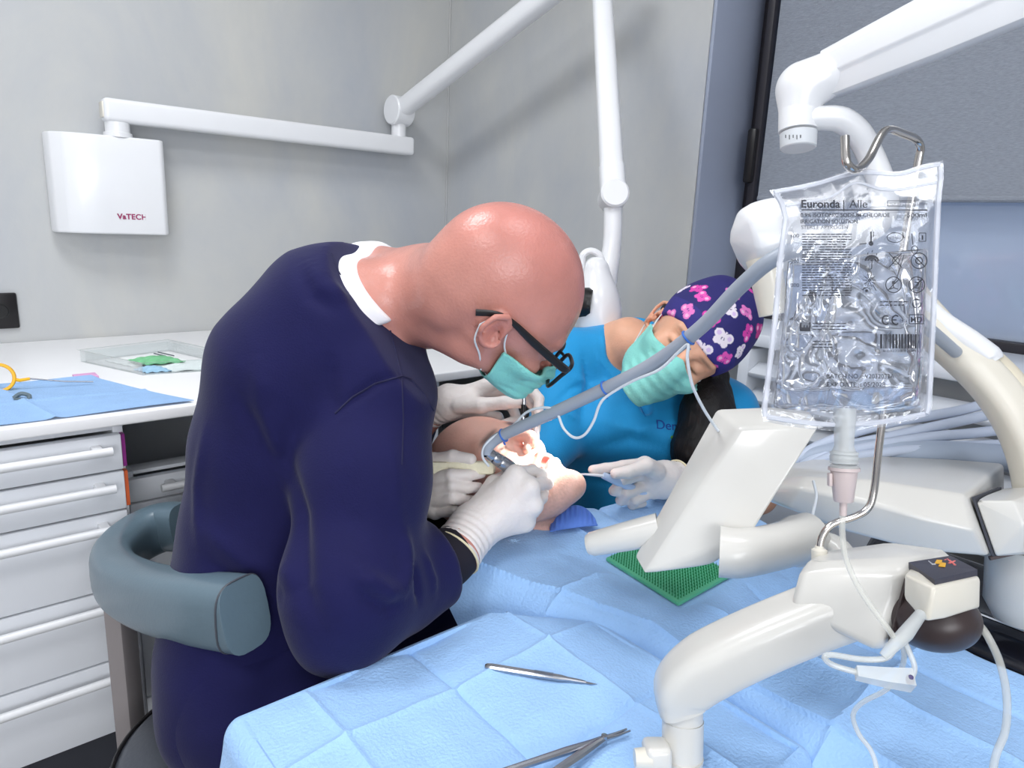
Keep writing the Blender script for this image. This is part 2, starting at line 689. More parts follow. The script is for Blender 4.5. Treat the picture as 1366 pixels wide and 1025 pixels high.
# roller blind pulled down over the upper part of the window
BL_Z = 1.342
rb = thing('roller_blind', 'grey woven roller blind pulled halfway down over the window', 'blind', (XW + 0.1, 0.1, BL_Z))
bx = XW + 0.165


def blind_pt(i, j):
    y = -0.85 + (1.085 + 0.85) * i / 60
    z = BL_Z + (WIN_Z1 - 0.05 - BL_Z) * j / 20
    return (bx + 0.004 * math.sin(y * 5) * (1 - j / 20), y, z)


g = MB().grid(blind_pt, 60, 20)
bmesh.ops.solidify(g.bm, geom=g.bm.faces[:], thickness=0.0015)
g.build('blind_fabric', M['blind'], rb)
MB().tube([(bx, -0.85, BL_Z + 0.004), (bx, 1.085, BL_Z + 0.004)], 0.008, 10).build('bottom_bar', M['blind'], rb)
MB().tube([(bx + .02, -0.85, WIN_Z1 - 0.05), (bx + .02, 1.085, WIN_Z1 - 0.05)], 0.028, 16).build('roller', M['silver'], rb)
MB().box((bx - 0.02, 1.09, BL_Z - 0.03), (bx + 0.02, 1.112, WIN_Z1 - 0.02), 0.004).build('side_rail', M['dark_frame'], rb)
MB().box((bx - 0.035, 1.095, 1.385), (bx - 0.015, 1.122, 1.53), 0.008).build('chain_tensioner', M['black'], rb)

# window sill and the slatted white heater cover below it
struct('trim_3', MB().box((XW - 0.10, WIN_Y0, WIN_Z0 - 0.02), (XW + REV, WIN_Y1 - 0.013, WIN_Z0 + 0.012), 0.006), M['pvc'])
hc = thing('heater_cover', 'white slatted heater cover running under the window sill', 'heater', (XW - 0.09, -0.2, 0.0))
hb = MB()
hb.box((XW - 0.10, WIN_Y0, 0.05), (XW - 0.075, 0.93, 0.62), 0.004)
hb.box((XW - 0.10, 0.90, 0.62), (XW - 0.004, 0.93, 0.97), 0.004)
hb.box((XW - 0.10, WIN_Y0, 0.0), (XW - 0.004, WIN_Y0 + 0.03, 0.97), 0.004)
hb.build('housing', M['pvc'], hc)
sb = MB()
for k in range(5):
    z = 0.66 + k * 0.065
    sb.obox((XW - 0.075, 0.0, z), (1, 0, 0.45), (0, 1, 0), (-0.45, 0, 1), 0.055, 1.8, 0.014, 0.004)
sb.build('slats', M['pvc'], hc)

# wall socket on the left wall
so = thing('wall_socket', 'black wall socket on the grey wall above the worktop', 'socket', (0.24, YW, 1.03))
c0 = on_axis(2, 415, 1, YW - 0.005)
MB().obox(c0, (1, 0, 0), (0, 1, 0), (0, 0, 1), 0.075, 0.012, 0.098, 0.005).build('cover_plate', M['black'], so)
k = MB()
k.lathe((c0[0] - 0.003, c0[1] - 0.005, c0[2]), (0, -1, 0), [(0, 0.0), (0.0025, 0.02), (0.004, 0.022), (0.004, 0.019), (0.002, 0.017), (0.002, 0)], 24)
k.build('socket_insert', mat('dark_insert', (12, 12, 14), 0.5), so)
# ------------------------------------------------------------------ cabinets and worktop along the left wall
ZT = 0.8675
YF = 1.46
wt = MB()
wt.box((-1.2, 1.438, ZT - 0.024), (XW - 0.004, YW - 0.003, ZT), 0.004, 3)
wt = wt.build('worktop', M['counter'], origin=(0.2, 1.9, ZT - 0.024))
tag(wt, 'long white worktop fixed along the grey plaster wall', 'worktop')


def drawer_unit(label, x0, x1, yf, zs, handle, tags, top, plinth=True):
    cab = thing('drawer_cabinet', label, 'cabinet', ((x0 + x1) / 2, yf + 0.25, 0))
    b = MB()
    zb = zs[-1]
    t = 0.018
    yb = YW - 0.01
    b.box((x0, yf + 0.004, zb - 0.01), (x0 + t, yb, top), 0.001)
    b.box((x1 - t, yf + 0.004, zb - 0.01), (x1, yb, top), 0.001)
    b.box((x0 + t, yf + 0.03, zb - 0.01), (x1 - t, yb, zb + 0.006))
    b.box((x0 + t, yb - 0.02, zb), (x1 - t, yb, top))
    b.box((x0 + t, yf + 0.004, zs[0] + 0.002), (x1 - t, yf + 0.05, top), 0.001)
    b.build('carcass', M['lacquer'], cab)
    if plinth:
        MB().box((x0 + 0.01, yf + 0.06, 0.0), (x1 - 0.01, yb, zb - 0.01)).build('plinth', M['gap'], cab)
    for i, (a, c) in enumerate(zip(zs, zs[1:])):
        d = MB().box((x0 + 0.003, yf - 0.018, c + 0.002), (x1 - 0.008, yf + 0.002, a - 0.002), 0.0025, 2)
        d = d.build('drawer', M['lacquer'], cab)
        hz = handle(a, c)
        hb = MB()
        hb.tube([(x0 + 0.06, yf - 0.05, hz), (x1 - 0.03, yf - 0.05, hz)], 0.0085, 12)
        hb.box((x1 - 0.062, yf - 0.05, hz - 0.007), (x1 - 0.044, yf - 0.016, hz + 0.007), 0.003)
        hb.box((x0 + 0.074, yf - 0.05, hz - 0.007), (x0 + 0.092, yf - 0.016, hz + 0.007), 0.003)
        hb.build('handle', M['white'], d)
        if i < len(tags) and tags[i] is not None:
            MB().box((x1 - 0.0075, yf - 0.014, c + 0.006), (x1 - 0.001, yf + 0.003, a - 0.004)).build('drawer_divider_tag', tags[i], cab)
    return cab


purple = mat('purple_tag', (130, 40, 120), 0.5)
orange = mat('orange_tag', (205, 95, 50), 0.5)
drawer_unit('tall white five drawer cabinet with purple and orange tags under the worktop', -0.52, 0.283, YF + 0.018,
            [0.823, 0.748, 0.666, 0.503, 0.347, 0.18], lambda a, c: a - min(0.018, 0.3 * (a - c)) - 0.006, [purple, orange], ZT - 0.026)
drawer_unit('low white drawer cabinet standing in the open bay behind the stool', 0.305, 0.98, 1.62,
            [0.675, 0.618, 0.40, 0.135, 0.06], lambda a, c: a - 0.022, [], 0.685, True)
# far end panel carrying the worktop by the room corner
ep = MB().box((1.0, 1.46, 0.0), (1.018, YW - 0.01, ZT - 0.026), 0.001).build('end_panel', M['lacquer'], origin=(1.0, 1.9, 0))
tag(ep, 'white upright end panel holding the worktop behind the dentist', 'panel')

# ------------------------------------------------------------------ things on the worktop
blue_c = mat('pale_blue_nonwoven', (150, 186, 228), 0.8, var=0.05, vscale=30, bump=0.25, bscale=220)


def wt_pt(px, py, z=ZT):
    return on_axis(px, py, 2, z)


# folded square cloth lying on the worktop edge
def cloth_sheet(corners, nu, nv, zfn, thick):
    A, B_, C_, D_ = [np.array(c, float) for c in corners]

    def f(i, j):
        u, v = i / nu, j / nv
        p = (A * (1 - u) + B_ * u) * (1 - v) + (D_ * (1 - u) + C_ * u) * v
        return (p[0], p[1], p[2] + zfn(u, v))
    g = MB().grid(f, nu, nv)
    bmesh.ops.recalc_face_normals(g.bm, faces=g.bm.faces[:])
    bmesh.ops.solidify(g.bm, geom=g.bm.faces[:], thickness=thick)
    return g


def crease(t, pos, w, h):
    return h * math.exp(-((t - pos) / w) ** 2)


cs = cloth_sheet([wt_pt(-150, 560), wt_pt(96, 556), wt_pt(250, 536), wt_pt(125, 503)][0:0] or
                 [(-0.12, 1.452, ZT + 0.003), (0.41, 1.452, ZT + 0.003), (0.285, 1.77, ZT + 0.003), (-0.12, 1.79, ZT + 0.003)], 60, 40,
                 lambda u, v: 0.0015 * (1 + math.sin(9 * u + 5 * v)) + crease(v, 0.45, 0.02, 0.003) + crease(u, 0.55, 0.015, 0.004) + 0.004 * max(0, v - 0.9) * 10,
                 0.001)
cs = cs.build('surgical_cloth', blue_c, origin=(0.15, 1.6, ZT))
tag(cs, 'small flat blue surgical cloth spread on the white worktop edge', 'cloth')
pk = mat('pink_slip', (228, 170, 215), 0.6)
ps = MB().box((0.255, 1.771, ZT + 0.0005), (0.30, 1.815, ZT + 0.0055), 0.0005)
ps = ps.build('paper_slip', pk, origin=(0.27, 1.79, ZT))
tag(ps, 'pale pink paper slip at the far edge of the worktop cloth', 'paper')

# yellow positioning ring
ye = mat('yellow_plastic', (244, 178, 16), 0.35, var=0.03)
rg = thing('aiming_ring', 'yellow plastic x-ray aiming ring standing on the blue worktop cloth', 'ring', wt_pt(0, 520))
ctr = np.array(wt_pt(0, 524)) + np.array([0, 0, 0.031])
b = MB()
ringp = []
ra = nrmz((1, -0.15, 0.12))
rbv = nrmz((-0.1, 0.2, 1))
for kq in range(40):
    a = 2 * math.pi * kq / 40
    ringp.append(ctr + 0.027 * (ra * math.cos(a) + rbv * math.sin(a)))
nrm_r = np.cross(ra, rbv)
b.tube(ringp, 0.0035, 10, closed=True, flat=(1.7, nrm_r, 0.6))
b.build('ring', ye, rg)
b = MB().tube([ringp[38], ctr + ra * 0.034 + rbv * -0.012, ctr + ra * 0.052 + rbv * -0.012], [0.004, 0.0035, 0.003], 8)
b.build('arm_socket', ye, rg)
e = ctr + ra * 0.052 + rbv * -0.012
MB().tube([e, e + np.array([0.06, -0.006, -0.012]), e + np.array([0.11, -0.02, -0.0155])], 0.0016, 8).build('metal_rod', M['steel'], rg)
# small grey bite block
gm = mat('grey_green_plastic', (96, 112, 120), 0.45)
bc = np.array(wt_pt(25, 538))
bb = thing('bite_block', 'small dark grey plastic bite block lying beside the yellow ring', 'bite block', bc)
MB().tube([bc + np.array([-0.006, 0.012, 0.008]), bc + np.array([0.006, 0.010, 0.016]), bc + np.array([0.018, 0.004, 0.012]), bc + np.array([0.016, -0.012, 0.007])], 0.0042, 8, smooth_n=5).build('clip', gm, bb)
MB().obox(bc + np.array([0.006, -0.006, 0.007]), nrmz((0.6, -0.7, 0)), nrmz((0.7, 0.6, 0)), (0, 0, 1), 0.03, 0.012, 0.006, 0.002).build('plate', gm, bb)

# clear sterile blister tray with pouches
clear = bpy.data.materials.new('clear_blister')
clear.use_nodes = True
_N, _L = clear.node_tree.nodes, clear.node_tree.links
_N.remove(_N['Principled BSDF'])
_g = _N.new('ShaderNodeBsdfGlossy'); _g.inputs['Roughness'].default_value = 0.08
_t = _N.new('ShaderNodeBsdfTransparent'); _t.inputs['Color'].default_value = (0.93, 0.96, 0.96, 1)
_lw = _N.new('ShaderNodeLayerWeight'); _lw.inputs['Blend'].default_value = 0.35
_nz = _N.new('ShaderNodeTexNoise'); _nz.inputs['Scale'].default_value = 40
_bp = _N.new('ShaderNodeBump'); _bp.inputs['Strength'].default_value = 0.4
_L.new(_nz.outputs['Fac'], _bp.inputs['Height']); _L.new(_bp.outputs['Normal'], _g.inputs['Normal'])
_m = _N.new('ShaderNodeMixShader')
_L.new(_lw.outputs['Facing'], _m.inputs[0]); _L.new(_t.outputs[0], _m.inputs[1]); _L.new(_g.outputs[0], _m.inputs[2])
_L.new(_m.outputs[0], _N['Material Output'].inputs[0])
M['clear'] = clear
t0 = [wt_pt(108, 483), wt_pt(190, 501), wt_pt(330, 492), wt_pt(225, 468)]
cen = sum(np.array(q) for q in t0) / 4
tr = thing('blister_tray', 'clear plastic blister tray of sterile pouches at the back of worktop', 'tray', cen)
b = MB()
inner = [cen + (np.array(q) - cen) * 0.94 for q in t0]
zz = np.array([0, 0, 0.03])
b.loft([[np.array(q) + zz * 0.93 for q in inner], [q + np.array([0, 0, 0.002]) for q in inner],
        [np.array(q) + np.array([0, 0, 0.0005]) for q in t0], [np.array(q) + zz for q in t0], [cen + (np.array(q) - cen) * 1.04 + zz for q in t0],
        [cen + (np.array(q) - cen) * 1.04 + zz * 1.03 for q in t0]], caps=False)
b.build('shell', clear, tr)


def in_tray(u, v, z):
    A, B_, C_, D_ = [np.array(q) for q in inner]
    p = (A * (1 - u) + B_ * u) * (1 - v) + (D_ * (1 - u) + C_ * u) * v
    return p + np.array([0, 0, z])


paper = mat('white_pouch_paper', (240, 243, 242), 0.6)
green = mat('green_gauze', (120, 190, 140), 0.8, var=0.2, vscale=60)
lblue = mat('light_blue_pouch', (170, 208, 236), 0.6)


def pouch(u0, u1, v0, v1, z, m, name, label, h=0.006):
    def f(i, j):
        u, v = i / 16, j / 16
        p = in_tray(u0 + (u1 - u0) * u, v0 + (v1 - v0) * v, z)
        p[2] += h * (math.sin(math.pi * u) * math.sin(math.pi * v)) ** 0.5 + 0.0015 * math.sin(23 * u + 17 * v)
        return p
    g = MB().grid(f, 16, 16)
    bmesh.ops.solidify(g.bm, geom=g.bm.faces[:], thickness=0.0015)
    o = g.build(name, m, origin=in_tray(u0, v0, z))
    return tag(o, label, 'pouch')


pouch(0.10, 0.55, 0.15, 0.85, 0.003, paper, 'sterile_pouch', 'white paper pouch lying under the green gauze in the clear tray')
pouch(0.56, 0.97, 0.30, 0.95, 0.003, paper, 'sterile_pouch', 'white paper pouch at the dentist end of the clear tray')
pouch(0.40, 0.72, 0.20, 0.62, 0.012, green, 'gauze_pack', 'green gauze pack on top of the pouches in the clear tray', 0.01)
pouch(0.74, 0.96, 0.05, 0.30, 0.003, lblue, 'sterile_pouch', 'light blue pouch near the dentist in the clear tray', 0.01)
for (u, v) in ((0.2, 0.25),):
    pass
ink = mat('dark_grey_ink', (88, 94, 100), 0.6)
bl = MB()
for (u0, u1, v) in ((0.18, 0.42, 0.72), (0.22, 0.40, 0.64)):
    q0, q1 = in_tray(u0, v, 0.0125), in_tray(u1, v, 0.0125)
    bl.tube([q0, q1], 0.0016, 5)
o = bl.build('indicator_strip', ink, origin=in_tray(.2, .7, 0.0125))
tag(o, 'dark grey printed indicator strips on the pouch in the tray', 'label')

# ------------------------------------------------------------------ wall x-ray unit
xr = thing('dental_xray_unit', 'white wall mounted dental x-ray unit with folding arms', 'x-ray unit', (0.46, YW, 1.17))
yb = 2.25


def oy(px, py, Y):
    return on_axis(px, py, 1, Y)


a0, a1 = oy(67, 172, yb), oy(227, 315, yb)
x0, x1, z1, z0 = 0.315, 0.597, 1.437, 1.172
sec = []
prof = [(x0, YW - 0.001), (x0, 2.325), (x0 + 0.008, 2.298), (x0 + 0.035, 2.272), (x0 + 0.075, 2.256), (x0 + 0.12, 2.25), (x1 - 0.012, 2.244), (x1, 2.256), (x1, YW - 0.001)]
b = MB()
b.loft([[(q[0], q[1], z0) for q in prof], [(q[0], q[1], z1) for q in prof]], True, 0.006, 3)
box = b.build('wall_box', M['white'], xr, auto=40)


def text_mesh(body, size, origin, ax, ay, align='LEFT', depth=0.0004, bold=0.0, mono=False, shear=0.0, space=1.0):
    """returns (verts, faces) of built-in lettering laid on the plane origin/ax/ay"""
    c = bpy.data.curves.new('t', 'FONT')
    c.body = body
    c.size = size
    c.align_x = align
    c.extrude = depth
    c.offset = bold
    c.shear = shear
    c.space_character = space
    o = bpy.data.objects.new('t', c)
    COL.objects.link(o)
    bpy.context.view_layer.update()
    dg = bpy.context.evaluated_depsgraph_get()
    me = bpy.data.meshes.new_from_object(o.evaluated_get(dg))
    ax, ay = V(nrmz(ax)), V(nrmz(ay))
    az = ax.cross(ay)
    for v in me.vertices:
        v.co = V(origin) + ax * v.co.x + ay * v.co.y + az * v.co.z
    bpy.data.objects.remove(o)
    bpy.data.curves.remove(c)
    return me


def add_text(mb, *a, **k):
    me = text_mesh(*a, **k)
    mb.bm.from_mesh(me)
    bpy.data.meshes.remove(me)


crim = mat('plum_print', (150, 45, 95), 0.5)
b = MB()
q = oy(157, 292, 2.247)
add_text(b, 'VaTECH', 0.0205, (q[0], 2.2478 - 0.0005, q[2]), (1, -0.012, 0), (0, 0, 1), bold=0.0006, space=1.05)
b.build('logo', crim, box, smooth=False)
pv = oy(160, 170, 2.255)
AY = 2.235
b = MB().lathe((0.487, AY + 0.045, z1 - 0.002), (0, 0, 1), [(0, 0.036), (0.012, 0.036), (0.014, 0.031), (0.04, 0.031)], 28)
b.build('pivot', M['white'], xr)
xa0, xa1 = 0.452, 1.40
zc = 1.503
b = MB()
AYc = AY + 0.045
AZ = [z1 + 0.037, z1 + 0.037 + 0.062]
b.box((xa0, AYc - 0.028, AZ[0]), (1.445, AYc + 0.028, AZ[1]), 0.012, 4)
b.build('horizontal_arm', M['white'], xr)
b = MB().box((xa0 - 0.003, AYc - 0.02, AZ[0] + 0.01), (xa0 + 0.004, AYc + 0.02, AZ[1] - 0.01), 0.003)
b.build('end_cap', M['cream'], xr)
# elbow
ex = 1.392
b = MB().lathe((ex, AYc, AZ[1] - 0.004), (0, 0, 1), [(0, 0.026), (0.07, 0.026)], 24)
b.build('elbow_post', M['white'], xr)
ez = AZ[1] + 0.085
up_end = np.array([1.40, 1.36, 2.36])
E1 = np.array([ex, AYc - 0.005, ez])
# raised arm leaves over the room and folds back down to the tube head
T1 = P(745, -20, 2.0)
T1 = P(800, -60, 1.78)
K = P(818, 262, 1.58)
dirA = nrmz(T1 - E1)
nrmA = nrmz(np.cross(dirA, (0, 0, 1)))
b = MB().lathe(E1 - nrmA * 0.036, nrmA, [(0, 0.0), (0, 0.046), (0.004, 0.05), (0.068, 0.05), (0.072, 0.046), (0.072, 0)], 32)
b.build('elbow_joint', M['white'], xr)
b = MB().tube([E1 + dirA * 0.03, T1], 0.031, 16, flat=(1.0, nrmA, 0.75))
b.build('upper_arm', M['white'], xr)
dirB = nrmz(K - T1)
nrmB = nrmz(np.cross(dirB, FW))
fB = nrmz(np.cross(nrmB, dirB))
b = MB().tube([T1, K - dirB * 0.04], [0.024, 0.028], 16, flat=(1.0, fB, 0.75))
b.build('lower_arm', M['white'], xr)
b = MB().lathe(T1 - nrmA * 0.036, nrmA, [(0, 0.0), (0, 0.044), (0.072, 0.044), (0.072, 0)], 28)
b.build('top_joint', M['white'], xr)
b = MB().lathe(K - FW * 0.034, FW, [(0, 0.0), (0, 0.028), (0.004, 0.032), (0.064, 0.032), (0.068, 0.028), (0.068, 0)], 32)
b.tube([K - dirB * 0.075, K - dirB * 0.01], 0.0295, 20, flat=(1.0, fB, 0.7))
b.build('wrist_joint', M['white'], xr)
H1 = P(812, 420, 1.58)
b = MB().tube([K + UP * -0.028, P(816, 330, 1.58), P(806, 395, 1.575), H1], [0.021, 0.021, 0.026, 0.03], 16, smooth_n=4)
b.build('fork', M['white'], xr)
# tube head with grip loop
hd = lambda p: smin(d_ell(p, P(797, 415, 1.56), (0.05, 0.06, 0.075), np.stack([RT, FW, UP])),
                    d_cone(p, P(795, 360, 1.56), P(800, 450, 1.56), 0.03, 0.045), 0.03)
o, _ = solid_obj('tube_head', hd, P(797, 415, 1.56) - 0.2, P(797, 415, 1.56) + 0.2, 0.005, M['white'], xr)
lp = [P(x, y, 1.55) for x, y in ((776, 352), (778, 340), (788, 335), (799, 340), (803, 352), (802, 366), (796, 378), (780, 384), (774, 370))]
MB().tube(lp, 0.0078, 10, smooth_n=4, closed=True).build('grip_loop', M['white'], xr)
b = MB().lathe(P(778, 404, 1.53), nrmz(RT * 0.9 + UP * -0.1 - FW * 0.3), [(-0.05, 0.03), (0.012, 0.034), (0.022, 0.03), (0.022, 0.02)], 28)
b.build('cone_ring', M['black'], xr)
MB().obox(P(820, 398, 1.545), RT, UP, FW, 0.004, 0.009, 0.004, 0.001).build('ready_light', mat('green_yellow_mark', (150, 190, 60), 0.5), xr)
# ------------------------------------------------------------------ people
def skin_mat(name, rgb, rough=0.42):
    return mat(name, rgb, rough, var=0.09, vscale=24, bump=0.12, bscale=260, sss=0.12, spec=0.5, attr='pattern')


M['skin_d'] = skin_mat('skin_rosy', (197, 137, 124), 0.27)
M['skin_a'] = skin_mat('skin_tan', (226, 172, 142))
M['skin_p'] = skin_mat('skin_pale', (226, 176, 160))
M['glove'] = mat('ivory_latex_glove', (228, 220, 216), 0.45, var=0.03, vscale=25, bump=0.15, bscale=120, sss=0.05)
M['navy'] = mat('navy_scrub_cotton', (22, 22, 68), 0.8, spec=0.2, var=0.07, vscale=18, bump=0.12, bscale=420, sheen=0.08)
M['navy_dark'] = mat('black_navy_trouser', (32, 30, 48), 0.8, var=0.06, vscale=18, bump=0.1, bscale=400)
M['under'] = mat('dark_under_sleeve', (26, 22, 34), 0.85, var=0.05)
M['cyan'] = mat('turquoise_scrub_cotton', (10, 146, 208), 0.7, var=0.06, vscale=16, bump=0.12, bscale=420, sheen=0.2)
M['green_scrub'] = mat('dark_green_cotton', (34, 66, 62), 0.8, var=0.1, vscale=20, bump=0.1, bscale=300)
M['mask'] = mat('mint_surgical_mask', (140, 218, 208), 0.75, var=0.04, vscale=40, bump=0.2, bscale=300)
M['tee'] = mat('white_tshirt', (240, 240, 244), 0.8, var=0.02, bump=0.1, bscale=400)
M['loop'] = mat('white_ear_loop', (226, 232, 236), 0.6)
M['hair'] = mat('black_hair', (14, 10, 11), 0.6, var=0.3, vscale=120, stretch=(1, 1, 0.15), bump=0.3, bscale=150)
M['shoe'] = mat('white_clog', (225, 226, 228), 0.5)


def near(p, c, R, fn):
    """fn evaluated only within R of c, a lower bound elsewhere"""
    q = p - np.asarray(c, np.float32)
    dist = np.sqrt((q * q).sum(1))
    out = (dist - R * 0.72).astype(np.float32)
    m = dist < R
    if m.any():
        out[m] = fn(p[m])
    return out


class Head:
    """origin midway between the ears; f towards the nose, u towards the crown"""

    def __init__(self, O, f, u, sc=1.0, mouth_open=0.0, jaw=1.0, short=1.0):
        self.short = short
        self.O = np.array(O, float)
        self.f = nrmz(f)
        u = np.array(u, float)
        u = u - self.f * (u @ self.f)
        self.u = nrmz(u)
        self.s = np.cross(self.f, self.u)
        self.A = np.stack([self.f, self.u, self.s])
        self.sc = sc
        self.open = mouth_open
        self.jaw = jaw

    def pt(self, x, y, z):
        return self.O + self.A.T @ (np.array([x, y * self.short if y < 0 else y, z], float) * self.sc)

    def loc(self, p):
        q = ((p - self.O.astype(np.float32)) @ self.A.T.astype(np.float32)) / self.sc
        if self.short != 1.0:
            q[:, 1] = np.where(q[:, 1] < 0, q[:, 1] / self.short, q[:, 1])
        return q

    def smooth_sd(self, q):
        """skull and face without nose, eyes and ears (what masks and caps lie on)"""
        az = np.abs(q[:, 2:3])
        m = np.concatenate([q[:, :2], az], 1)
        d = d_ell(q, (-0.010, 0.045, 0), (0.102, 0.092, 0.079))
        d = smin(d, d_ell(q, (0.038, 0.012, 0), (0.055, 0.078, 0.064)), 0.03)
        j = self.jaw
        op = self.open
        d = smin(d, chain(m, [((0.0, -0.035, 0.056), 0.016), ((0.02, -0.075 - op * .4, 0.043), 0.017), ((0.074, -0.1 - op, 0.012), 0.017)]), 0.03)
        d = smin(d, d_ell(q, (0.045, -0.055 - op * .5, 0), (0.05, 0.055 + op * .5, 0.047)), 0.025)
        d = smin(d, d_cone(q, (0.076, -0.098 - op, 0), (0.08, -0.1 - op, 0), 0.02 * j, 0.02 * j), 0.015)
        return d

    def sd(self, q):
        m = np.concatenate([q[:, :2], np.abs(q[:, 2:3])], 1)
        d = self.smooth_sd(q)
        op = self.open
        # brow, cheek, nose
        d = smin(d, d_cone(m, (0.090, 0.028, 0.012), (0.078, 0.032, 0.045), 0.010, 0.009), 0.014)
        d = smin(d, d_ell(m, (0.068, -0.02, 0.042), (0.02, 0.018, 0.02)), 0.02)
        d = smax(d, -d_ell(m, (0.098, 0.008, 0.032), (0.017, 0.013, 0.019)), 0.012)
        d = smin(d, d_ell(m, (0.077, 0.008, 0.032), (0.0135, 0.0125, 0.0145)), 0.003)
        lid = np.maximum(d_ell(m, (0.0775, 0.008, 0.032), (0.0152, 0.0142, 0.0165)), -(m[:, 1] - 0.004))
        d = smin(d, lid, 0.003)
        d = smin(d, d_cone(q, (0.092, 0.02, 0), (0.117, -0.024, 0), 0.008, 0.0105), 0.012)
        d = smin(d, d_cone(m, (0.108, -0.029, 0.0), (0.101, -0.03, 0.0125), 0.0075, 0.0068), 0.006)
        d = smax(d, -d_cone(m, (0.109, -0.041, 0.006), (0.104, -0.028, 0.0065), 0.0036, 0.002), 0.002)
        # lips
        if op > 0:
            cav = d_ell(q, (0.098, -0.062 - op * .5, 0), (0.032, 0.008 + op * .55, 0.021))
            d = smax(d, -cav, 0.006)
            d = smin(d, d_cone(m, (0.1, -0.05, 0), (0.088, -0.056 - op * .3, 0.024), 0.006, 0.004), 0.006)
            d = smin(d, d_cone(m, (0.094, -0.074 - op, 0), (0.086, -0.064 - op * .6, 0.024), 0.0065, 0.004), 0.006)
        else:
            d = smin(d, d_cone(m, (0.099, -0.056, 0), (0.09, -0.059, 0.022), 0.0055, 0.003), 0.007)
            d = smin(d, d_cone(m, (0.097, -0.067, 0), (0.09, -0.062, 0.02), 0.0065, 0.003), 0.007)
        # ears: helix rim, lobe, hollow
        e = d_ell(m, (-0.010, 0.0, 0.081), (0.017, 0.030, 0.006), ear_axes)
        e = smax(e, -d_ell(m, (-0.006, 0.0, 0.0885), (0.010, 0.018, 0.0085), ear_axes), 0.003)
        rim = chain(m, [((0.004, 0.006, 0.079), 0.0032), ((0.003, 0.022, 0.082), 0.0036), ((-0.010, 0.031, 0.086), 0.0040),
                        ((-0.024, 0.022, 0.091), 0.0042), ((-0.027, 0.004, 0.091), 0.0038), ((-0.020, -0.014, 0.086), 0.0036),
                        ((-0.010, -0.027, 0.080), 0.0055), ((-0.002, -0.028, 0.077), 0.004)])
        e = smin(e, rim, 0.004)
        e = smin(e, d_cone(m, (0.003, -0.006, 0.079), (0.002, -0.012, 0.079), 0.0042, 0.004), 0.003)
        d = smin(d, e, 0.004)
        return d

    def world(self, p):
        return near(p, self.O + self.A.T @ np.array([0.01, 0.01, 0]), 0.24 * self.sc,
                    lambda t: self.sd(self.loc(t)) * self.sc)


_t = R_(22)
ear_axes = np.array([[math.cos(_t * .5), math.sin(_t * .5), 0], [-math.sin(_t * .5), math.cos(_t * .5), 0], [0, 0, 1]]) @ \
    np.array([[math.cos(_t), 0, math.sin(_t)], [0, 1, 0], [-math.sin(_t), 0, math.cos(_t)]])


def mask_obj(h, parent, hsize=0.0019, lift=0.0065):
    def fn(p):
        q = h.loc(p)
        d = h.smooth_sd(q)
        d = smin(d, d_cone(q, (0.09, 0.012, 0), (0.110, -0.026, 0), 0.01, 0.015), 0.03)
        d = smin(d, d_ell(np.concatenate([q[:, :2], np.abs(q[:, 2:3])], 1), (0.068, -0.02, 0.042), (0.022, 0.020, 0.022)), 0.02)       # bulges over the nose
        d = smin(d, d_cone(q, (0.10, -0.06, 0), (0.092, -0.1, 0), 0.016, 0.02), 0.03)
        pleat = 0.0009 * np.sin((q[:, 1] + 0.03) * 330) * np.clip((0.056 - np.abs(q[:, 2])) / 0.012, 0, 1)
        d = np.abs(d - lift - pleat) - 0.0021
        az = np.abs(q[:, 2])
        top = 0.0 - 0.016 * np.clip(az / 0.06, 0, 1) + 0.004 * np.exp(-(q[:, 2] / 0.02) ** 2)
        reg = np.maximum(q[:, 1] - top, -0.122 - h.open - q[:, 1])
        front = 0.022 + 0.018 * np.clip((-q[:, 1] - 0.02) / 0.09, 0, 1)
        reg = np.maximum(reg, front - q[:, 0])
        return np.maximum(d, reg) * h.sc
    c = h.pt(0.07, -0.06, 0)
    o, _ = solid_obj('surgical_mask', lambda p: near(p, c, 0.16, fn), c - 0.13, c + 0.13, hsize, M['mask'], parent, relax=1)
    for s in (-1, 1):
        b = MB()
        b.tube([h.pt(0.03, -0.022, 0.069 * s), h.pt(0.014, 0.0, 0.0765 * s), h.pt(-0.004, 0.027, 0.0815 * s), h.pt(-0.018, 0.022, 0.082 * s), h.pt(-0.028, 0.002, 0.083 * s)], 0.0013, 6, smooth_n=5)
        b.tube([h.pt(0.026, -0.088, 0.055 * s), h.pt(0.004, -0.055, 0.069 * s), h.pt(-0.018, -0.03, 0.0785 * s), h.pt(-0.028, 0.002, 0.083 * s)], 0.0013, 6, smooth_n=5)
        b.build('ear_loop', M['loop'], o)
    return o


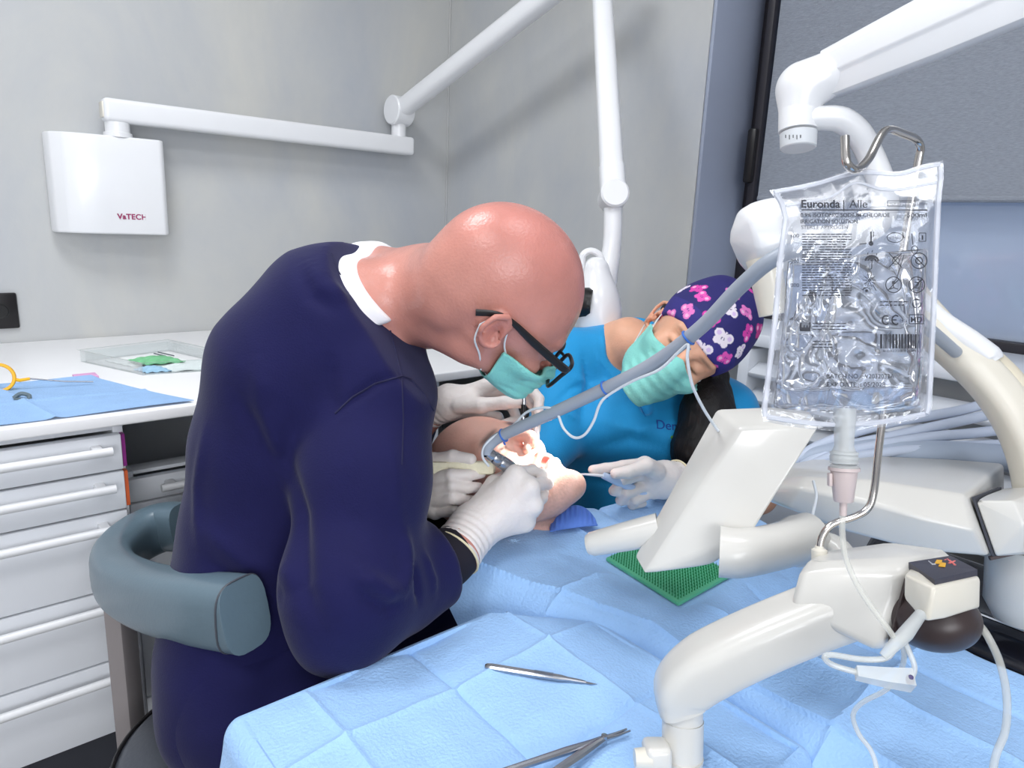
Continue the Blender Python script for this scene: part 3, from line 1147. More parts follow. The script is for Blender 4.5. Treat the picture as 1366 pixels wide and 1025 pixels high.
def glove_obj(parent, wrist, cuff, wr, cr, fingers, thumb, hsize=0.0017, name='glove', palm_r=0.0135, m=None, fr=1.0):
    """fingers: four lists MCP, PIP, DIP, TIP; thumb: CMC, MCP, IP, TIP"""
    W = np.array(wrist)
    C_ = np.array(cuff)
    ax = nrmz(C_ - W)
    L = np.linalg.norm(C_ - W)
    mc = np.mean([f[0] for f in fingers], 0)
    rr = [0.0112 * fr, 0.0102 * fr, 0.0092 * fr, 0.0080 * fr]

    def fn(p):
        palm = None
        for i, f in enumerate(fingers):
            e = d_cone(p, W + (f[0] - W) * 0.12, f[0], wr * 0.62, palm_r)
            palm = e if palm is None else smin(palm, e, 0.014)
        palm = smin(palm, d_cone(p, W + (thumb[0] - W) * 0.3, thumb[1], wr * 0.6, 0.0135), 0.02)
        palm = smin(palm, d_cone(p, W, mc * 0.6 + W * 0.4, wr, 0.017), 0.02)
        # wrist and cuff with gathered rings
        t = np.clip(((p - W.astype(np.float32)) @ ax.astype(np.float32)) / L, 0, 1)
        cz = d_cone(p, W, C_, wr, cr) - 0.0012 * np.sin(t * 34 + 3 * wob(p, 22, 1.0)) * (t > 0.02) * (t < 0.9)
        cz = np.maximum(cz, ((p - C_.astype(np.float32)) @ ax.astype(np.float32)))
        rim = np.abs(np.sqrt(np.maximum(((p - C_ - np.outer((p - C_) @ ax, ax)) ** 2).sum(1), 0)) - cr)
        palm = smin(palm, cz, 0.015)
        d = palm
        for i, f in enumerate(fingers):
            k = 0.9 if i == 3 else 1.0
            e = chain(p, [(q, r * k) for q, r in zip(f, rr)], 0.002)
            d = smin(d, e, 0.0035)
        d = smin(d, chain(p, [(q, r * fr) for q, r in zip(thumb, (0.0145, 0.0130, 0.0112, 0.0092))], 0.003), 0.005)
        return d - 0.0004 * wob(p, 190, 2.0) - 0.0006 * wob(p, 90, 5.0)
    allp = np.array([W, C_ + ax * 0.02] + [q for f in fingers for q in f] + list(thumb))
    o, _ = solid_obj(name, fn, allp.min(0) - 0.05, allp.max(0) + 0.05, hsize, m or M['glove'], parent, relax=1)
    # rolled cuff bead
    u = nrmz(np.cross(ax, (0.3, 0.5, 0.8)))
    w = np.cross(ax, u)
    MB().tube([C_ + (cr + 0.0005) * (u * math.cos(a) + w * math.sin(a)) for a in np.linspace(0, 2 * math.pi, 40)[:-1]], 0.0017, 8, closed=True).build(
        'cuff_bead', mat('yellowish_latex_bead', (228, 216, 180), 0.45), o)
    return o


def PX(lst):
    return [P(*q) for q in lst]


from mathutils.bvhtree import BVHTree


def bvh_of(o):
    me = o.data
    off = WORLD_LOC[o]
    return BVHTree.FromPolygons([v.co + off for v in me.vertices], [tuple(p.vertices) for p in me.polygons])


def cast(bvh, px, py):
    o = Vector((0, 0, CAM_H))
    d = (V(P(px, py, 1.0)) - o).normalized()
    hit, n, i, t = bvh.ray_cast(o, d)
    return (np.array(hit), np.array(n)) if hit is not None else (None, None)


def stroke_pts(bvh, pxs, step=6):
    out = []
    for (a, b_) in zip(pxs, pxs[1:]):
        k = max(1, int(math.hypot(b_[0] - a[0], b_[1] - a[1]) / step))
        for q in range(k + 1):
            h, n = cast(bvh, a[0] + (b_[0] - a[0]) * q / k, a[1] + (b_[1] - a[1]) * q / k)
            if h is not None:
                out.append((h, n))
    return out


def sculpt(o, strokes):
    """push folds into a cloth mesh: stroke = (pixel polyline, height, width)"""
    bvh = bvh_of(o)
    me = o.data
    off = np.array(WORLD_LOC[o])
    n = len(me.vertices)
    co = np.empty(n * 3, np.float32)
    me.vertices.foreach_get('co', co)
    co = co.reshape(-1, 3) + off.astype(np.float32)
    nr = np.empty(n * 3, np.float32)
    me.vertex_normals.foreach_get('vector', nr)
    nr = nr.reshape(-1, 3)
    disp = np.zeros(n, np.float32)
    for pxs, amp, w in strokes:
        pts = stroke_pts(bvh, pxs)
        if len(pts) < 2:
            continue
        best = np.full(n, 9.0, np.float32)
        fade = np.ones(n, np.float32)
        m = len(pts)
        for k, (h, _) in enumerate(pts):
            d = np.sqrt(((co - h.astype(np.float32)) ** 2).sum(1))
            q = d < best
            best[q] = d[q]
            fade[q] = min(1.0, 3.0 * min(k + 1, m - k) / m)
        disp += amp * fade * np.exp(-(best / w) ** 2)
    co = co + nr * disp[:, None] - off.astype(np.float32)
    me.vertices.foreach_set('co', co.ravel())
    me.update()


def seam(o, pxs, name, m, r=0.0012, lift=0.0004):
    pts = stroke_pts(bvh_of(o), pxs, 4)
    b = MB()
    if len(pts) > 1:
        b.tube([h + n * lift for h, n in pts], r, 5)
    return b.build(name, m, o)


def head_tint(h, v, extra=None):
    """skin colour variation that belongs to the skin: redder ears, nose and cheeks, darker brows"""
    q = h.loc(np.asarray(v, np.float32))
    c = np.ones((len(v), 3), np.float32)
    az = np.abs(q[:, 2])
    inside = (np.sqrt((q * q).sum(1)) < 0.2)
    red = np.zeros(len(v))
    red += np.exp(-(((q[:, 0] - 0.11) / 0.02) ** 2 + ((q[:, 1] + 0.025) / 0.02) ** 2 + (az / 0.02) ** 2)) * 0.5
    red += np.exp(-(((q[:, 0] + 0.01) / 0.025) ** 2 + (q[:, 1] / 0.035) ** 2 + ((az - 0.085) / 0.012) ** 2)) * 0.6
    red *= inside
    c[:, 1] -= 0.22 * red
    c[:, 2] -= 0.22 * red
    lips = np.exp(-(((q[:, 1] + 0.061) / 0.009) ** 2 + ((q[:, 0] - 0.098) / 0.014) ** 2 + (az / 0.02) ** 4)) * inside
    c[:, 1] -= 0.35 * lips
    c[:, 2] -= 0.3 * lips
    eye = np.exp(-(((q[:, 1] - 0.0015) / 0.0022) ** 2 + ((az - 0.032) / 0.012) ** 4)) * (q[:, 0] > 0.07) * inside
    c *= (1 - 0.85 * eye)[:, None]
    brow = np.exp(-(((q[:, 1] - 0.030) / 0.0035) ** 2 + ((az - 0.034) / 0.019) ** 4)) * (q[:, 0] > 0.06) * inside
    c *= (1 - 0.6 * brow)[:, None]
    if extra is not None:
        extra(q, az, c, inside)
    return np.clip(c, 0.02, 1.3)


# ================================================================== dentist
hd = Head(P(653, 413, 0.94), cam_dir(0.70, -0.52, 0.42), cam_dir(0.66, 0.66, -0.30), 1.05, mouth_open=-0.006, short=0.6)
D_W, D_C = P(632, 705, 1.03), P(606, 738, 0.995)
D_S, D_E = P(497, 512, 0.955), P(455, 812, 0.875)
L_W, L_C = P(598, 537, 1.265), P(560, 556, 1.30)
L_S, L_E = P(500, 430, 1.26), P(522, 620, 1.37)
NB = P(500, 398, 1.07)


def slices(p, pts, k=0.05):
    """torso as three side-by-side limbs across the depth"""
    d = None
    for sgn in (-1, 0, 1):
        e = chain(p, [(P(x, y, dd + sgn * w) if True else 0, r) for x, y, dd, r, w in pts], 0.03)
        d = e if d is None else smin(d, e, k)
    return d


torso_d = [(322, 940, 1.09, 0.112, 0.085), (332, 880, 1.09, 0.115, 0.08), (337, 800, 1.09, 0.107, 0.08), (352, 700, 1.09, 0.105, 0.085), (371, 600, 1.09, 0.112, 0.095),
           (402, 500, 1.08, 0.122, 0.10), (446, 428, 1.07, 0.102, 0.10), (492, 400, 1.07, 0.074, 0.10)]


def dentist_body(p):
    d = slices(p, [(x, y, dd, r - 0.022, w) for x, y, dd, r, w in torso_d])
    d = smin(d, chain(p, [(P(480, 400, 1.08), 0.078), (NB, 0.074), (P(570, 396, 1.01), 0.071), (hd.pt(-0.045, 0.0, 0), 0.068)], 0.02), 0.04)
    d = smin(d, chain(p, [(P(575, 425, 0.965), 0.035), (hd.pt(-0.0, -0.07, 0.03), 0.03)]), 0.02)
    d = smin(d, chain(p, [(D_S, 0.058), (P(478, 660, 0.915), 0.052), (D_E, 0.044), (P(530, 772, 0.94), 0.044), (D_C, 0.034), (D_W, 0.027)], 0.02), 0.03)
    d = smin(d, chain(p, [(L_S, 0.058), (L_E, 0.045), (L_C, 0.034), (L_W, 0.026)], 0.02), 0.03)
    return smin(d, hd.world(p), 0.022)


o, v = solid_obj('person', dentist_body, P(440, 620, 1.09) - np.array([.42, .42, .52]), P(440, 620, 1.09) + np.array([.42, .42, .62]), 0.003, M['skin_d'], origin=P(335, 985, 1.09))
dentist = tag(o, 'bald person in navy scrubs, black glasses and mint mask bending over the patient', 'person')


def d_extra(q, az, c, inside):
    # weathered scalp: redder crown, pale spots and a few dark freckles
    crown = np.clip((q[:, 1] - 0.03) / 0.09, 0, 1) * inside
    c[:, 1] -= 0.10 * crown
    c[:, 2] -= 0.06 * crown
    rng = np.random.RandomState(3)
    for _ in range(26):
        a = rng.uniform(-2.4, 2.4)
        t = rng.uniform(0.02, 0.11)
        c0 = np.array([0.09 * math.cos(a) * 0.9 + 0.01, t, 0.078 * math.sin(a)])
        r = rng.uniform(0.0018, 0.005)
        c *= (1 - rng.uniform(0.08, 0.28) * np.exp(-(((q - c0) / r) ** 2).sum(1)) * inside)[:, None]
    c *= (1 + 0.05 * wob(q, 60, 1.0) * inside)[:, None]


color_attr(o, head_tint(hd, v, d_extra))

COLLAR_N = cam_dir(0.80, 0.52, -0.30)
COLLAR_P = P(517, 392, 1.0)


def scrub_raw(p):
    d = slices(p, torso_d)
    d = smin(d, d_cone(p, P(462, 440, 1.0), D_S, 0.092, 0.088), 0.05)
    d = smin(d, d_cone(p, P(480, 420, 1.2), L_S, 0.085, 0.078), 0.05)
    arm = chain(p, [(D_S, 0.088), (P(482, 640, 0.915), 0.086), (P(466, 770, 0.875), 0.078), (P(452, 836, 0.87), 0.056)], 0.03)
    fore = chain(p, [(P(462, 800, 0.87), 0.074), (P(530, 775, 0.94), 0.064), (P(568, 759, 0.967), 0.056)], 0.02)
    fore = smin(fore, d_cone(p, P(562, 762, 0.963), P(572, 757, 0.97), 0.058, 0.058), 0.01)
    cn = nrmz(P(606, 738, 0.995) - P(540, 772, 0.945))
    fore = smax(fore, (p - P(584, 751, 0.979).astype(np.float32)) @ cn.astype(np.float32), 0.006)
    d = smin(d, smin(arm, fore, 0.035), 0.018)
    larm = chain(p, [(L_S, 0.078), (L_E, 0.062), (P(548, 568, 1.32), 0.05)], 0.03)
    return smin(d, larm, 0.03)


def dentist_scrub(p):
    d = scrub_raw(p) - 0.0035 * wob(p, 16, 0.4) - 0.0016 * wob(p, 41, 2.0)
    return smax(d, (p - COLLAR_P.astype(np.float32)) @ COLLAR_N.astype(np.float32), 0.004)


scrub, _ = solid_obj('scrub_top', dentist_scrub, P(440, 620, 1.09) - np.array([.45, .45, .52]), P(440, 620, 1.09) + np.array([.45, .45, .48]), 0.0045, M['navy'], dentist)
sculpt(scrub, [
    ([(455, 545), (500, 512), (533, 502)], -0.006, 0.007),           # armhole seam hollow
    ([(380, 590), (400, 690), (402, 780), (430, 850)], -0.012, 0.016),    # arm against the back
    ([(352, 560), (372, 600), (384, 660)], 0.006, 0.012),
    ([(345, 470), (352, 540), (380, 610)], 0.006, 0.014),
    ([(310, 520), (345, 575), (372, 640)], -0.005, 0.012),
    ([(410, 345), (430, 380), (470, 400)], 0.005, 0.012),
    ([(400, 352), (415, 395), (455, 420)], -0.004, 0.010),
    ([(438, 470), (440, 530), (455, 560)], -0.005, 0.013),
    ([(470, 760), (520, 790), (545, 785)], 0.010, 0.011),            # elbow roll
    ([(475, 790), (520, 812), (540, 800)], -0.006, 0.009),
    ([(535, 700), (546, 750), (540, 790)], 0.008, 0.010),
    ([(548, 745), (556, 775), (560, 805)], -0.008, 0.006),                   # cuff groove
    ([(565, 735), (578, 775), (580, 795)], 0.005, 0.007),
    ([(520, 560), (528, 650), (530, 720)], 0.004, 0.012),
    ([(470, 600), (465, 680), (478, 740)], -0.004, 0.014),
    ([(275, 560), (262, 650), (265, 740)], 0.004, 0.010),
    ([(262, 700), (330, 750), (400, 770)], 0.006, 0.013),
    ([(262, 740), (330, 785), (400, 800)], -0.005, 0.011),
    ([(545, 420), (560, 450), (568, 470)], 0.004, 0.008),
    ([(520, 420), (535, 440)], 0.003, 0.007),
])
seam_m = mat('navy_stitching', (26, 26, 62), 0.8)
seam(scrub, [(512, 400), (520, 440), (528, 470), (536, 502)], 'shoulder_seam', seam_m)
seam(scrub, [(447, 552), (470, 530), (500, 512), (536, 502), (548, 506), (565, 525), (578, 548)], 'armhole_seam', seam_m, 0.0014)
seam(scrub, [(442, 338), (450, 360), (465, 385), (487, 404), (505, 408)], 'collar_stitching', seam_m, 0.0009)
seam(scrub, [(536, 505), (538, 560), (536, 620)], 'sleeve_seam', seam_m, 0.001)
# hem of the pushed up cuff
u = nrmz(P(606, 740, 0.995) - P(560, 764, 0.965))


def tee_fn(p):
    d = dentist_body(p) - 0.006
    q = (p - (COLLAR_P + COLLAR_N * 0.013).astype(np.float32)) @ COLLAR_N.astype(np.float32)
    q2 = -((p - (COLLAR_P - COLLAR_N * 0.02).astype(np.float32)) @ COLLAR_N.astype(np.float32))
    q3 = (p - P(556, 418, 0.97).astype(np.float32)) @ cam_dir(0.35, -0.93, 0.1).astype(np.float32)
    return smax(smax(smax(d, q, 0.002), q2, 0.002), q3, 0.004)


solid_obj('undershirt', tee_fn, P(505, 400, 1.06) - 0.17, P(505, 400, 1.06) + 0.17, 0.003, M['tee'], dentist)
MB().tube([P(560, 764, 0.965), P(592, 747, 0.985), P(612, 733, 1.0)], [0.047, 0.0435, 0.0388], 24, smooth_n=6).build('under_sleeve', M['under'], dentist)
# trousers, thighs straddling, shoes
HN, HFp = P(345, 925, 1.0), P(345, 915, 1.19)
KN, KF = np.array([0.44, 0.46, 0.46]), np.array([0.84, 1.13, 0.44])


def trousers(p):
    d = slices(p, [(338, 930, 1.09, 0.118, 0.085), (338, 890, 1.09, 0.122, 0.08)])
    d = smin(d, chain(p, [(HN, 0.10), (KN, 0.072), (np.array([0.45, 0.56, 0.09]), 0.058)], 0.02), 0.05)
    d = smin(d, chain(p, [(HFp, 0.10), (KF, 0.072), (np.array([0.74, 1.10, 0.09]), 0.058)], 0.02), 0.05)
    return smax(d - 0.003 * wob(p, 25, 1.0), 0.075 - p[:, 2], 0.005)


solid_obj('trousers', trousers, np.array([0.05, 0.3, 0.05]), np.array([1.0, 1.35, 0.72]), 0.007, M['navy'], dentist)


def shoe_pair(parent, feet):
    for (x, y, a) in feet:
        c, s = math.cos(a), math.sin(a)
        b = MB()
        sec = []
        for t, w, h in ((-0.09, 0.028, 0.05), (-0.07, 0.036, 0.075), (0.0, 0.038, 0.08), (0.06, 0.045, 0.055), (0.12, 0.045, 0.04), (0.16, 0.03, 0.028)):
            ring = []
            for k in range(14):
                g = 2 * math.pi * k / 14
                yy = w * math.cos(g)
                zz = h * 0.5 + h * 0.5 * math.copysign(abs(math.sin(g)) ** 0.7, math.sin(g))
                ring.append((x + c * t - s * yy, y + s * t + c * yy, zz + 0.001))
            sec.append(ring)
        b.loft(sec)
        b.build('clog', M['shoe'], parent)


shoe_pair(dentist, [(0.46, 0.52, -1.2), (0.78, 1.09, 0.0)])

mask_obj(hd, dentist)
# glasses
gb = MB()
LENS = []
for s in (-1, 1):
    lens = []
    for (x, y, z) in ((0.108, 0.024, 0.012), (0.107, 0.028, 0.035), (0.100, 0.026, 0.058), (0.097, 0.010, 0.061), (0.100, -0.022, 0.053), (0.108, -0.032, 0.032), (0.111, -0.020, 0.013)):
        lens.append(hd.pt(x + 0.012, y - 0.004, z * s))
    gb.tube(lens, 0.0028, 8, smooth_n=4, closed=True)
    LENS.append(lens)
gb.tube([hd.pt(0.120, 0.012, 0.012), hd.pt(0.124, 0.014, 0.0), hd.pt(0.120, 0.012, -0.012)], 0.0022, 8, smooth_n=4)
gb = gb.build('glasses', M['black'], dentist)
for s in (-1, 1):
    b = MB().tube([hd.pt(0.110, 0.018, 0.060 * s), hd.pt(0.095, 0.020, 0.073 * s), hd.pt(0.04, 0.024, 0.080 * s), hd.pt(0.0, 0.028, 0.083 * s), hd.pt(-0.022, 0.024, 0.0835 * s), hd.pt(-0.042, 0.010, 0.083 * s)],
                  [0.0036, 0.0044, 0.0040, 0.0028, 0.003, 0.0034], 8, smooth_n=4, flat=(1.35, hd.u))
    b.build('temple', M['black'], gb)
lens_m = bpy.data.materials.new('clear_lens')
lens_m.use_nodes = True
_N, _L = lens_m.node_tree.nodes, lens_m.node_tree.links
_N.remove(_N['Principled BSDF'])
_g = _N.new('ShaderNodeBsdfGlossy'); _g.inputs['Roughness'].default_value = 0.02
_t = _N.new('ShaderNodeBsdfTransparent')
_nz = _N.new('ShaderNodeTexNoise'); _mr = _N.new('ShaderNodeMapRange'); _mr.inputs['To Min'].default_value = 0.06; _mr.inputs['To Max'].default_value = 0.09
_m = _N.new('ShaderNodeMixShader')
_L.new(_nz.outputs['Fac'], _mr.inputs['Value']); _L.new(_mr.outputs['Result'], _m.inputs[0])
_L.new(_t.outputs[0], _m.inputs[1]); _L.new(_g.outputs[0], _m.inputs[2])
_L.new(_m.outputs[0], _N['Material Output'].inputs[0])
for lens in LENS:
    pts, _ = spline([np.array(q) for q in lens], [1] * len(lens), 4, True)
    b = MB()
    c = sum(pts) / len(pts)
    vs_ = [b.bm.verts.new(V(q)) for q in pts]
    cv = b.bm.verts.new(V(c + hd.f * 0.002))
    for i in range(len(vs_)):
        b.bm.faces.new((vs_[i], vs_[(i + 1) % len(vs_)], cv))
    bmesh.ops.solidify(b.bm, geom=b.bm.faces[:], thickness=0.0015)
    b.build('lens', lens_m, gb)

# right hand: pen grip on the handpiece, back of the hand towards us
glove_obj(dentist, D_W, D_C, 0.0325, 0.0395,
          [PX([(688, 634, 1.03), (710, 628, 1.07), (722, 633, 1.09), (728, 637, 1.105)]),
           PX([(706, 650, 1.02), (722, 645, 1.065), (729, 645, 1.09), (732, 647, 1.105)]),
           PX([(711, 674, 1.025), (722, 664, 1.07), (724, 658, 1.095), (722, 655, 1.115)]),
           PX([(700, 696, 1.035), (712, 684, 1.075), (713, 675, 1.10), (710, 669, 1.115)])],
          PX([(642, 672, 1.04), (660, 646, 1.055), (684, 632, 1.075), (703, 628, 1.10)]), palm_r=0.0165)
# left hand: holds the upright retractor between thumb and forefinger
glove_obj(dentist, L_W, L_C, 0.029, 0.034,
          [PX([(650, 514, 1.25), (700, 508, 1.225), (719, 533, 1.21), (718, 560, 1.20)]),
           PX([(652, 524, 1.265), (696, 521, 1.25), (716, 548, 1.235), (715, 574, 1.22)]),
           PX([(648, 538, 1.275), (682, 540, 1.275), (690, 560, 1.265), (672, 566, 1.26)]),
           PX([(640, 550, 1.28), (664, 556, 1.285), (670, 569, 1.28), (655, 572, 1.275)])],
          PX([(612, 541, 1.235), (642, 541, 1.215), (672, 537, 1.205), (695, 538, 1.20)]))
# ================================================================== assistant
ha = Head(P(909, 463, 1.385), cam_dir(-0.22, -0.28, -0.93), cam_dir(0.76, 0.56, -0.33), 0.99)
A_NB = P(838, 456, 1.49)
AR_S, AR_E = P(755, 478, 1.50), P(738, 590, 1.43)
AL_S, AL_E = P(968, 548, 1.47), P(1010, 660, 1.38)
AL_W, AL_C = P(884, 640, 1.275), P(902, 640, 1.295)


def torso_a(p, g):
    d = d_ell(p, P(842, 565, 1.54), (0.155 + g, 0.20 + g, 0.105 + g), np.stack([RT, UP, FW]))
    d = smin(d, d_ell(p, P(846, 700, 1.57), (0.15 + g, 0.19 + g, 0.115 + g), np.stack([RT, UP, FW])), 0.06)
    d = smin(d, chain(p, [(AR_S, 0.052 + g), (P(845, 462, 1.53), 0.052 + g), (AL_S, 0.052 + g)], 0.02), 0.05)
    # chest
    d = smin(d, d_cone(p, P(805, 570, 1.47), P(895, 585, 1.46), 0.055 + g, 0.055 + g), 0.05)
    return d


def assistant_body(p):
    d = torso_a(p, -0.012)
    d = smin(d, chain(p, [(P(828, 462, 1.51), 0.058), (A_NB, 0.050), (ha.pt(-0.02, -0.05, 0), 0.050)], 0.01), 0.03)
    d = smin(d, chain(p, [(AR_S, 0.045), (AR_E, 0.038), (P(700, 622, 1.36), 0.030), (P(672, 628, 1.345), 0.024)], 0.01), 0.03)
    d = smin(d, chain(p, [(AL_S, 0.045), (AL_E, 0.038), (AL_C, 0.029), (AL_W, 0.024)], 0.01), 0.03)
    return smin(d, ha.world(p), 0.018)


o, v = solid_obj('person', assistant_body, P(850, 580, 1.48) - np.array([.42, .42, .42]), P(850, 580, 1.48) + np.array([.42, .42, .36]), 0.003, M['skin_a'], origin=P(846, 800, 1.57))
assistant = tag(o, 'person in turquoise scrubs and butterfly cap watching from behind the monitor', 'person')
color_attr(o, head_tint(ha, v))


def assistant_scrub(p):
    d = torso_a(p, 0.006)
    d = smin(d, chain(p, [(AR_S, 0.060), (P(745, 540, 1.465), 0.058), (AR_E, 0.055), (P(722, 612, 1.395), 0.05)], 0.01), 0.035)
    d = smin(d, chain(p, [(AL_S, 0.060), (P(990, 600, 1.43), 0.056)], 0.01), 0.035)
    d = d - 0.003 * wob(p, 22, 0.8) - 0.0015 * wob(p, 55, 3.0)
    nk = d_cone(p, P(846, 420, 1.47), P(842, 465, 1.45), 0.064, 0.052)
    vv = chain(p, [(P(842, 455, 1.43), 0.050), (P(854, 505, 1.42), 0.032), (P(863, 548, 1.42), 0.010)], 0.02)
    return smax(d, -np.minimum(nk, vv), 0.005)


ascrub, _ = solid_obj('scrub_top', assistant_scrub, P(850, 600, 1.5) - np.array([.40, .40, .45]), P(850, 600, 1.5) + np.array([.40, .40, .36]), 0.0045, M['cyan'], assistant)
sculpt(ascrub, [
    ([(778, 470), (785, 510), (775, 560)], -0.008, 0.009),
    ([(757, 500), (790, 515), (830, 512)], 0.004, 0.008),
    ([(740, 540), (760, 520), (790, 508)], -0.004, 0.007),
    ([(725, 560), (750, 550), (770, 560)], 0.004, 0.008),
    ([(790, 600), (840, 585), (900, 600)], -0.005, 0.014),
    ([(800, 560), (850, 575), (900, 560)], 0.004, 0.012),
    ([(720, 650), (780, 640), (850, 650)], -0.004, 0.010),
    ([(790, 440), (800, 480), (830, 520), (862, 552)], 0.003, 0.006),
])
seam(ascrub, [(812, 430), (822, 470), (840, 515), (861, 556)], 'neckline_stitching', mat('blue_stitching', (10, 110, 180), 0.8), 0.001)
# embroidered name beside the neckline
h0, n0 = cast(bvh_of(ascrub), 889, 567)
b = MB()
if h0 is not None:
    add_text(b, 'Den', 0.026, P(889, 573, 1.0) * 0 + h0 - RT * 0.022 - UP * 0.008 + n0 * 0.003, RT * 0.98 - UP * 0.1 + FW * 0.05, UP + FW * 0.1, depth=0.0012)
    b.build('embroidery', mat('blue_thread', (8, 66, 150), 0.7), ascrub, smooth=False)
    h1, n1 = cast(bvh_of(ascrub), 898, 584)
    if h1 is not None:
        MB().sphere(h1, 0.004, (1.4, 1.4, 1), 10).build('embroidered_leaf', mat('green_thread', (110, 170, 50), 0.7), ascrub)

mask_obj(ha, assistant, 0.0021)


# butterfly cap
def cap_fn(p):
    q = ha.loc(p)
    d = d_ell(q, (-0.014, 0.058, 0), (0.112, 0.100, 0.092))
    d = smin(d, d_ell(q, (-0.035, 0.108, 0.0), (0.070, 0.062, 0.072)), 0.03)
    d = smin(d, d_ell(q, (0.02, 0.05, 0), (0.08, 0.088, 0.078)), 0.02) - 0.002 * wob(q, 60, 1.2)
    cut = 0.040 - q[:, 1] + 0.45 * np.minimum(q[:, 0] - 0.08, 0) * 1.0
    d = smax(d, cut, 0.003)
    return d * ha.sc


cc = ha.pt(-0.02, 0.07, 0)
cap, cv = solid_obj('scrub_cap', lambda p: near(p, cc, 0.19, cap_fn), cc - 0.16, cc + 0.16, 0.0016, mat('printed_cap_cotton', (250, 250, 250), 0.75, var=0.03, bump=0.1, bscale=400, attr='pattern'), assistant)
q = ha.loc(cv.astype(np.float32))
cols = np.tile(np.array(lin(44, 40, 110), np.float32), (len(q), 1))
band = q[:, 1] < 0.078 + 0.40 * np.minimum(q[:, 0] - 0.08, 0)
cols[band] = lin(52, 47, 128)
rng = np.random.RandomState(11)
pal = [lin(238, 92, 190), lin(226, 70, 176), lin(246, 236, 246), lin(216, 60, 150), lin(240, 130, 205)]
sites = []
dirs = nrmz((1, 0, 0))
tries = 0
while len(sites) < 46 and tries < 4000:
    tries += 1
    i = rng.randint(len(q))
    if all(np.linalg.norm(q[i] - s_) > 0.034 for s_ in sites):
        sites.append(q[i].copy())
ctr_ = np.array([-0.02, 0.05, 0])
for k, s_ in enumerate(sites):
    nn = nrmz(s_ - ctr_)
    e1 = nrmz(np.cross(nn, nrmz(rng.normal(size=3))))
    e2 = np.cross(nn, e1)
    dd = q - s_
    x, y, z = dd @ e1, dd @ e2, dd @ nn
    sc_ = rng.uniform(1.0, 1.5)
    x, y = x / sc_, y / sc_
    ax_ = np.abs(x)
    m = (((ax_ - 0.0078) / 0.0068) ** 2 + ((y - 0.0035) / 0.0062) ** 2 < 1) | (((ax_ - 0.0060) / 0.0050) ** 2 + ((y + 0.0055) / 0.0050) ** 2 < 1) | ((ax_ < 0.0013) & (np.abs(y) < 0.009))
    m &= np.abs(z) < 0.03
    cols[m] = pal[k % len(pal)]
    c2 = m & (((ax_ - 0.0085) / 0.0032) ** 2 + ((y - 0.0035) / 0.003) ** 2 < 1)
    cols[c2] = lin(250, 190, 226) if k % 5 != 2 else lin(226, 200, 240)
color_attr(cap, cols)
# seam between band and crown
# hair at the temple and down the shoulder
hp = lambda p: near(p, ha.pt(-0.03, 0, -0.0), 0.4, lambda t: np.minimum(
    smin(d_cone(t, ha.pt(0.03, 0.03, 0.068), ha.pt(-0.012, 0.02, 0.077), 0.009, 0.012), d_cone(t, ha.pt(0.03, 0.03, -0.068), ha.pt(-0.012, 0.02, -0.077), 0.009, 0.012), 0.0),
    chain(t, [(P(952, 505, 1.40), 0.03), (P(944, 548, 1.39), 0.05), (P(932, 600, 1.385), 0.05), (P(925, 640, 1.40), 0.035)], 0.02)) - 0.003 * np.abs(wob(t, 120, 1.0)))
solid_obj('hair', hp, P(930, 540, 1.40) - 0.26, P(930, 540, 1.40) + 0.26, 0.0035, M['hair'], assistant)
glove_obj(assistant, AL_W, AL_C, 0.030, 0.035,
          [PX([(860, 619, 1.245), (830, 622, 1.225), (808, 625, 1.215), (791, 627, 1.21)]),
           PX([(862, 632, 1.25), (830, 641, 1.225), (819, 655, 1.235), (836, 660, 1.25)]),
           PX([(866, 645, 1.255), (836, 658, 1.235), (828, 668, 1.25), (846, 667, 1.26)]),
           PX([(870, 657, 1.262), (848, 668, 1.245), (843, 674, 1.26), (858, 672, 1.27)])],
          PX([(876, 630, 1.235), (862, 622, 1.215), (838, 630, 1.20), (821, 632, 1.197)]), hsize=0.002)
MB().tube([AL_C, P(940, 645, 1.33)], [0.031, 0.036], 20).build('under_sleeve', M['under'], assistant)
# right hand supports the far side of the patient's head
AW = P(676, 628, 1.345)
glove_obj(assistant, AW, P(700, 622, 1.36), 0.027, 0.033,
          [PX([(640, 606, 1.335), (622, 604, 1.325), (608, 606, 1.318), (598, 610, 1.312)]),
           PX([(638, 618, 1.335), (616, 618, 1.325), (602, 621, 1.318), (592, 625, 1.312)]),
           PX([(640, 632, 1.335), (620, 634, 1.325), (607, 637, 1.318), (598, 640, 1.312)]),
           PX([(644, 646, 1.335), (628, 649, 1.325), (617, 652, 1.318), (609, 655, 1.314)])],
          PX([(664, 612, 1.33), (650, 600, 1.32), (636, 594, 1.31), (624, 592, 1.302)]), hsize=0.0022)


def a_trousers(p):
    f = np.array([-0.75, -0.1, 0])
    hip = P(846, 745, 1.57)
    d = d_ell(p, hip, (0.15, 0.13, 0.12), np.stack([RT, UP, FW]))
    s_ = np.array([0.0, 0.09, 0])
    for sg in (-1, 1):
        d = smin(d, chain(p, [(hip + sg * s_, 0.085), (np.array([1.34, 0.94 + sg * 0.1, 0.46]), 0.066), (np.array([1.36, 0.93 + sg * 0.1, 0.09]), 0.05)], 0.02), 0.04)
    return smax(d, 0.07 - p[:, 2], 0.004)


hipA = P(846, 745, 1.57)
solid_obj('trousers', a_trousers, np.array([hipA[0] - .3, hipA[1] - .35, 0.05]), np.array([hipA[0] + .4, hipA[1] + .35, hipA[2] + .2]), 0.008, M['cyan'], assistant)
shoe_pair(assistant, [(1.36, 0.83, math.pi), (1.36, 1.03, math.pi)])

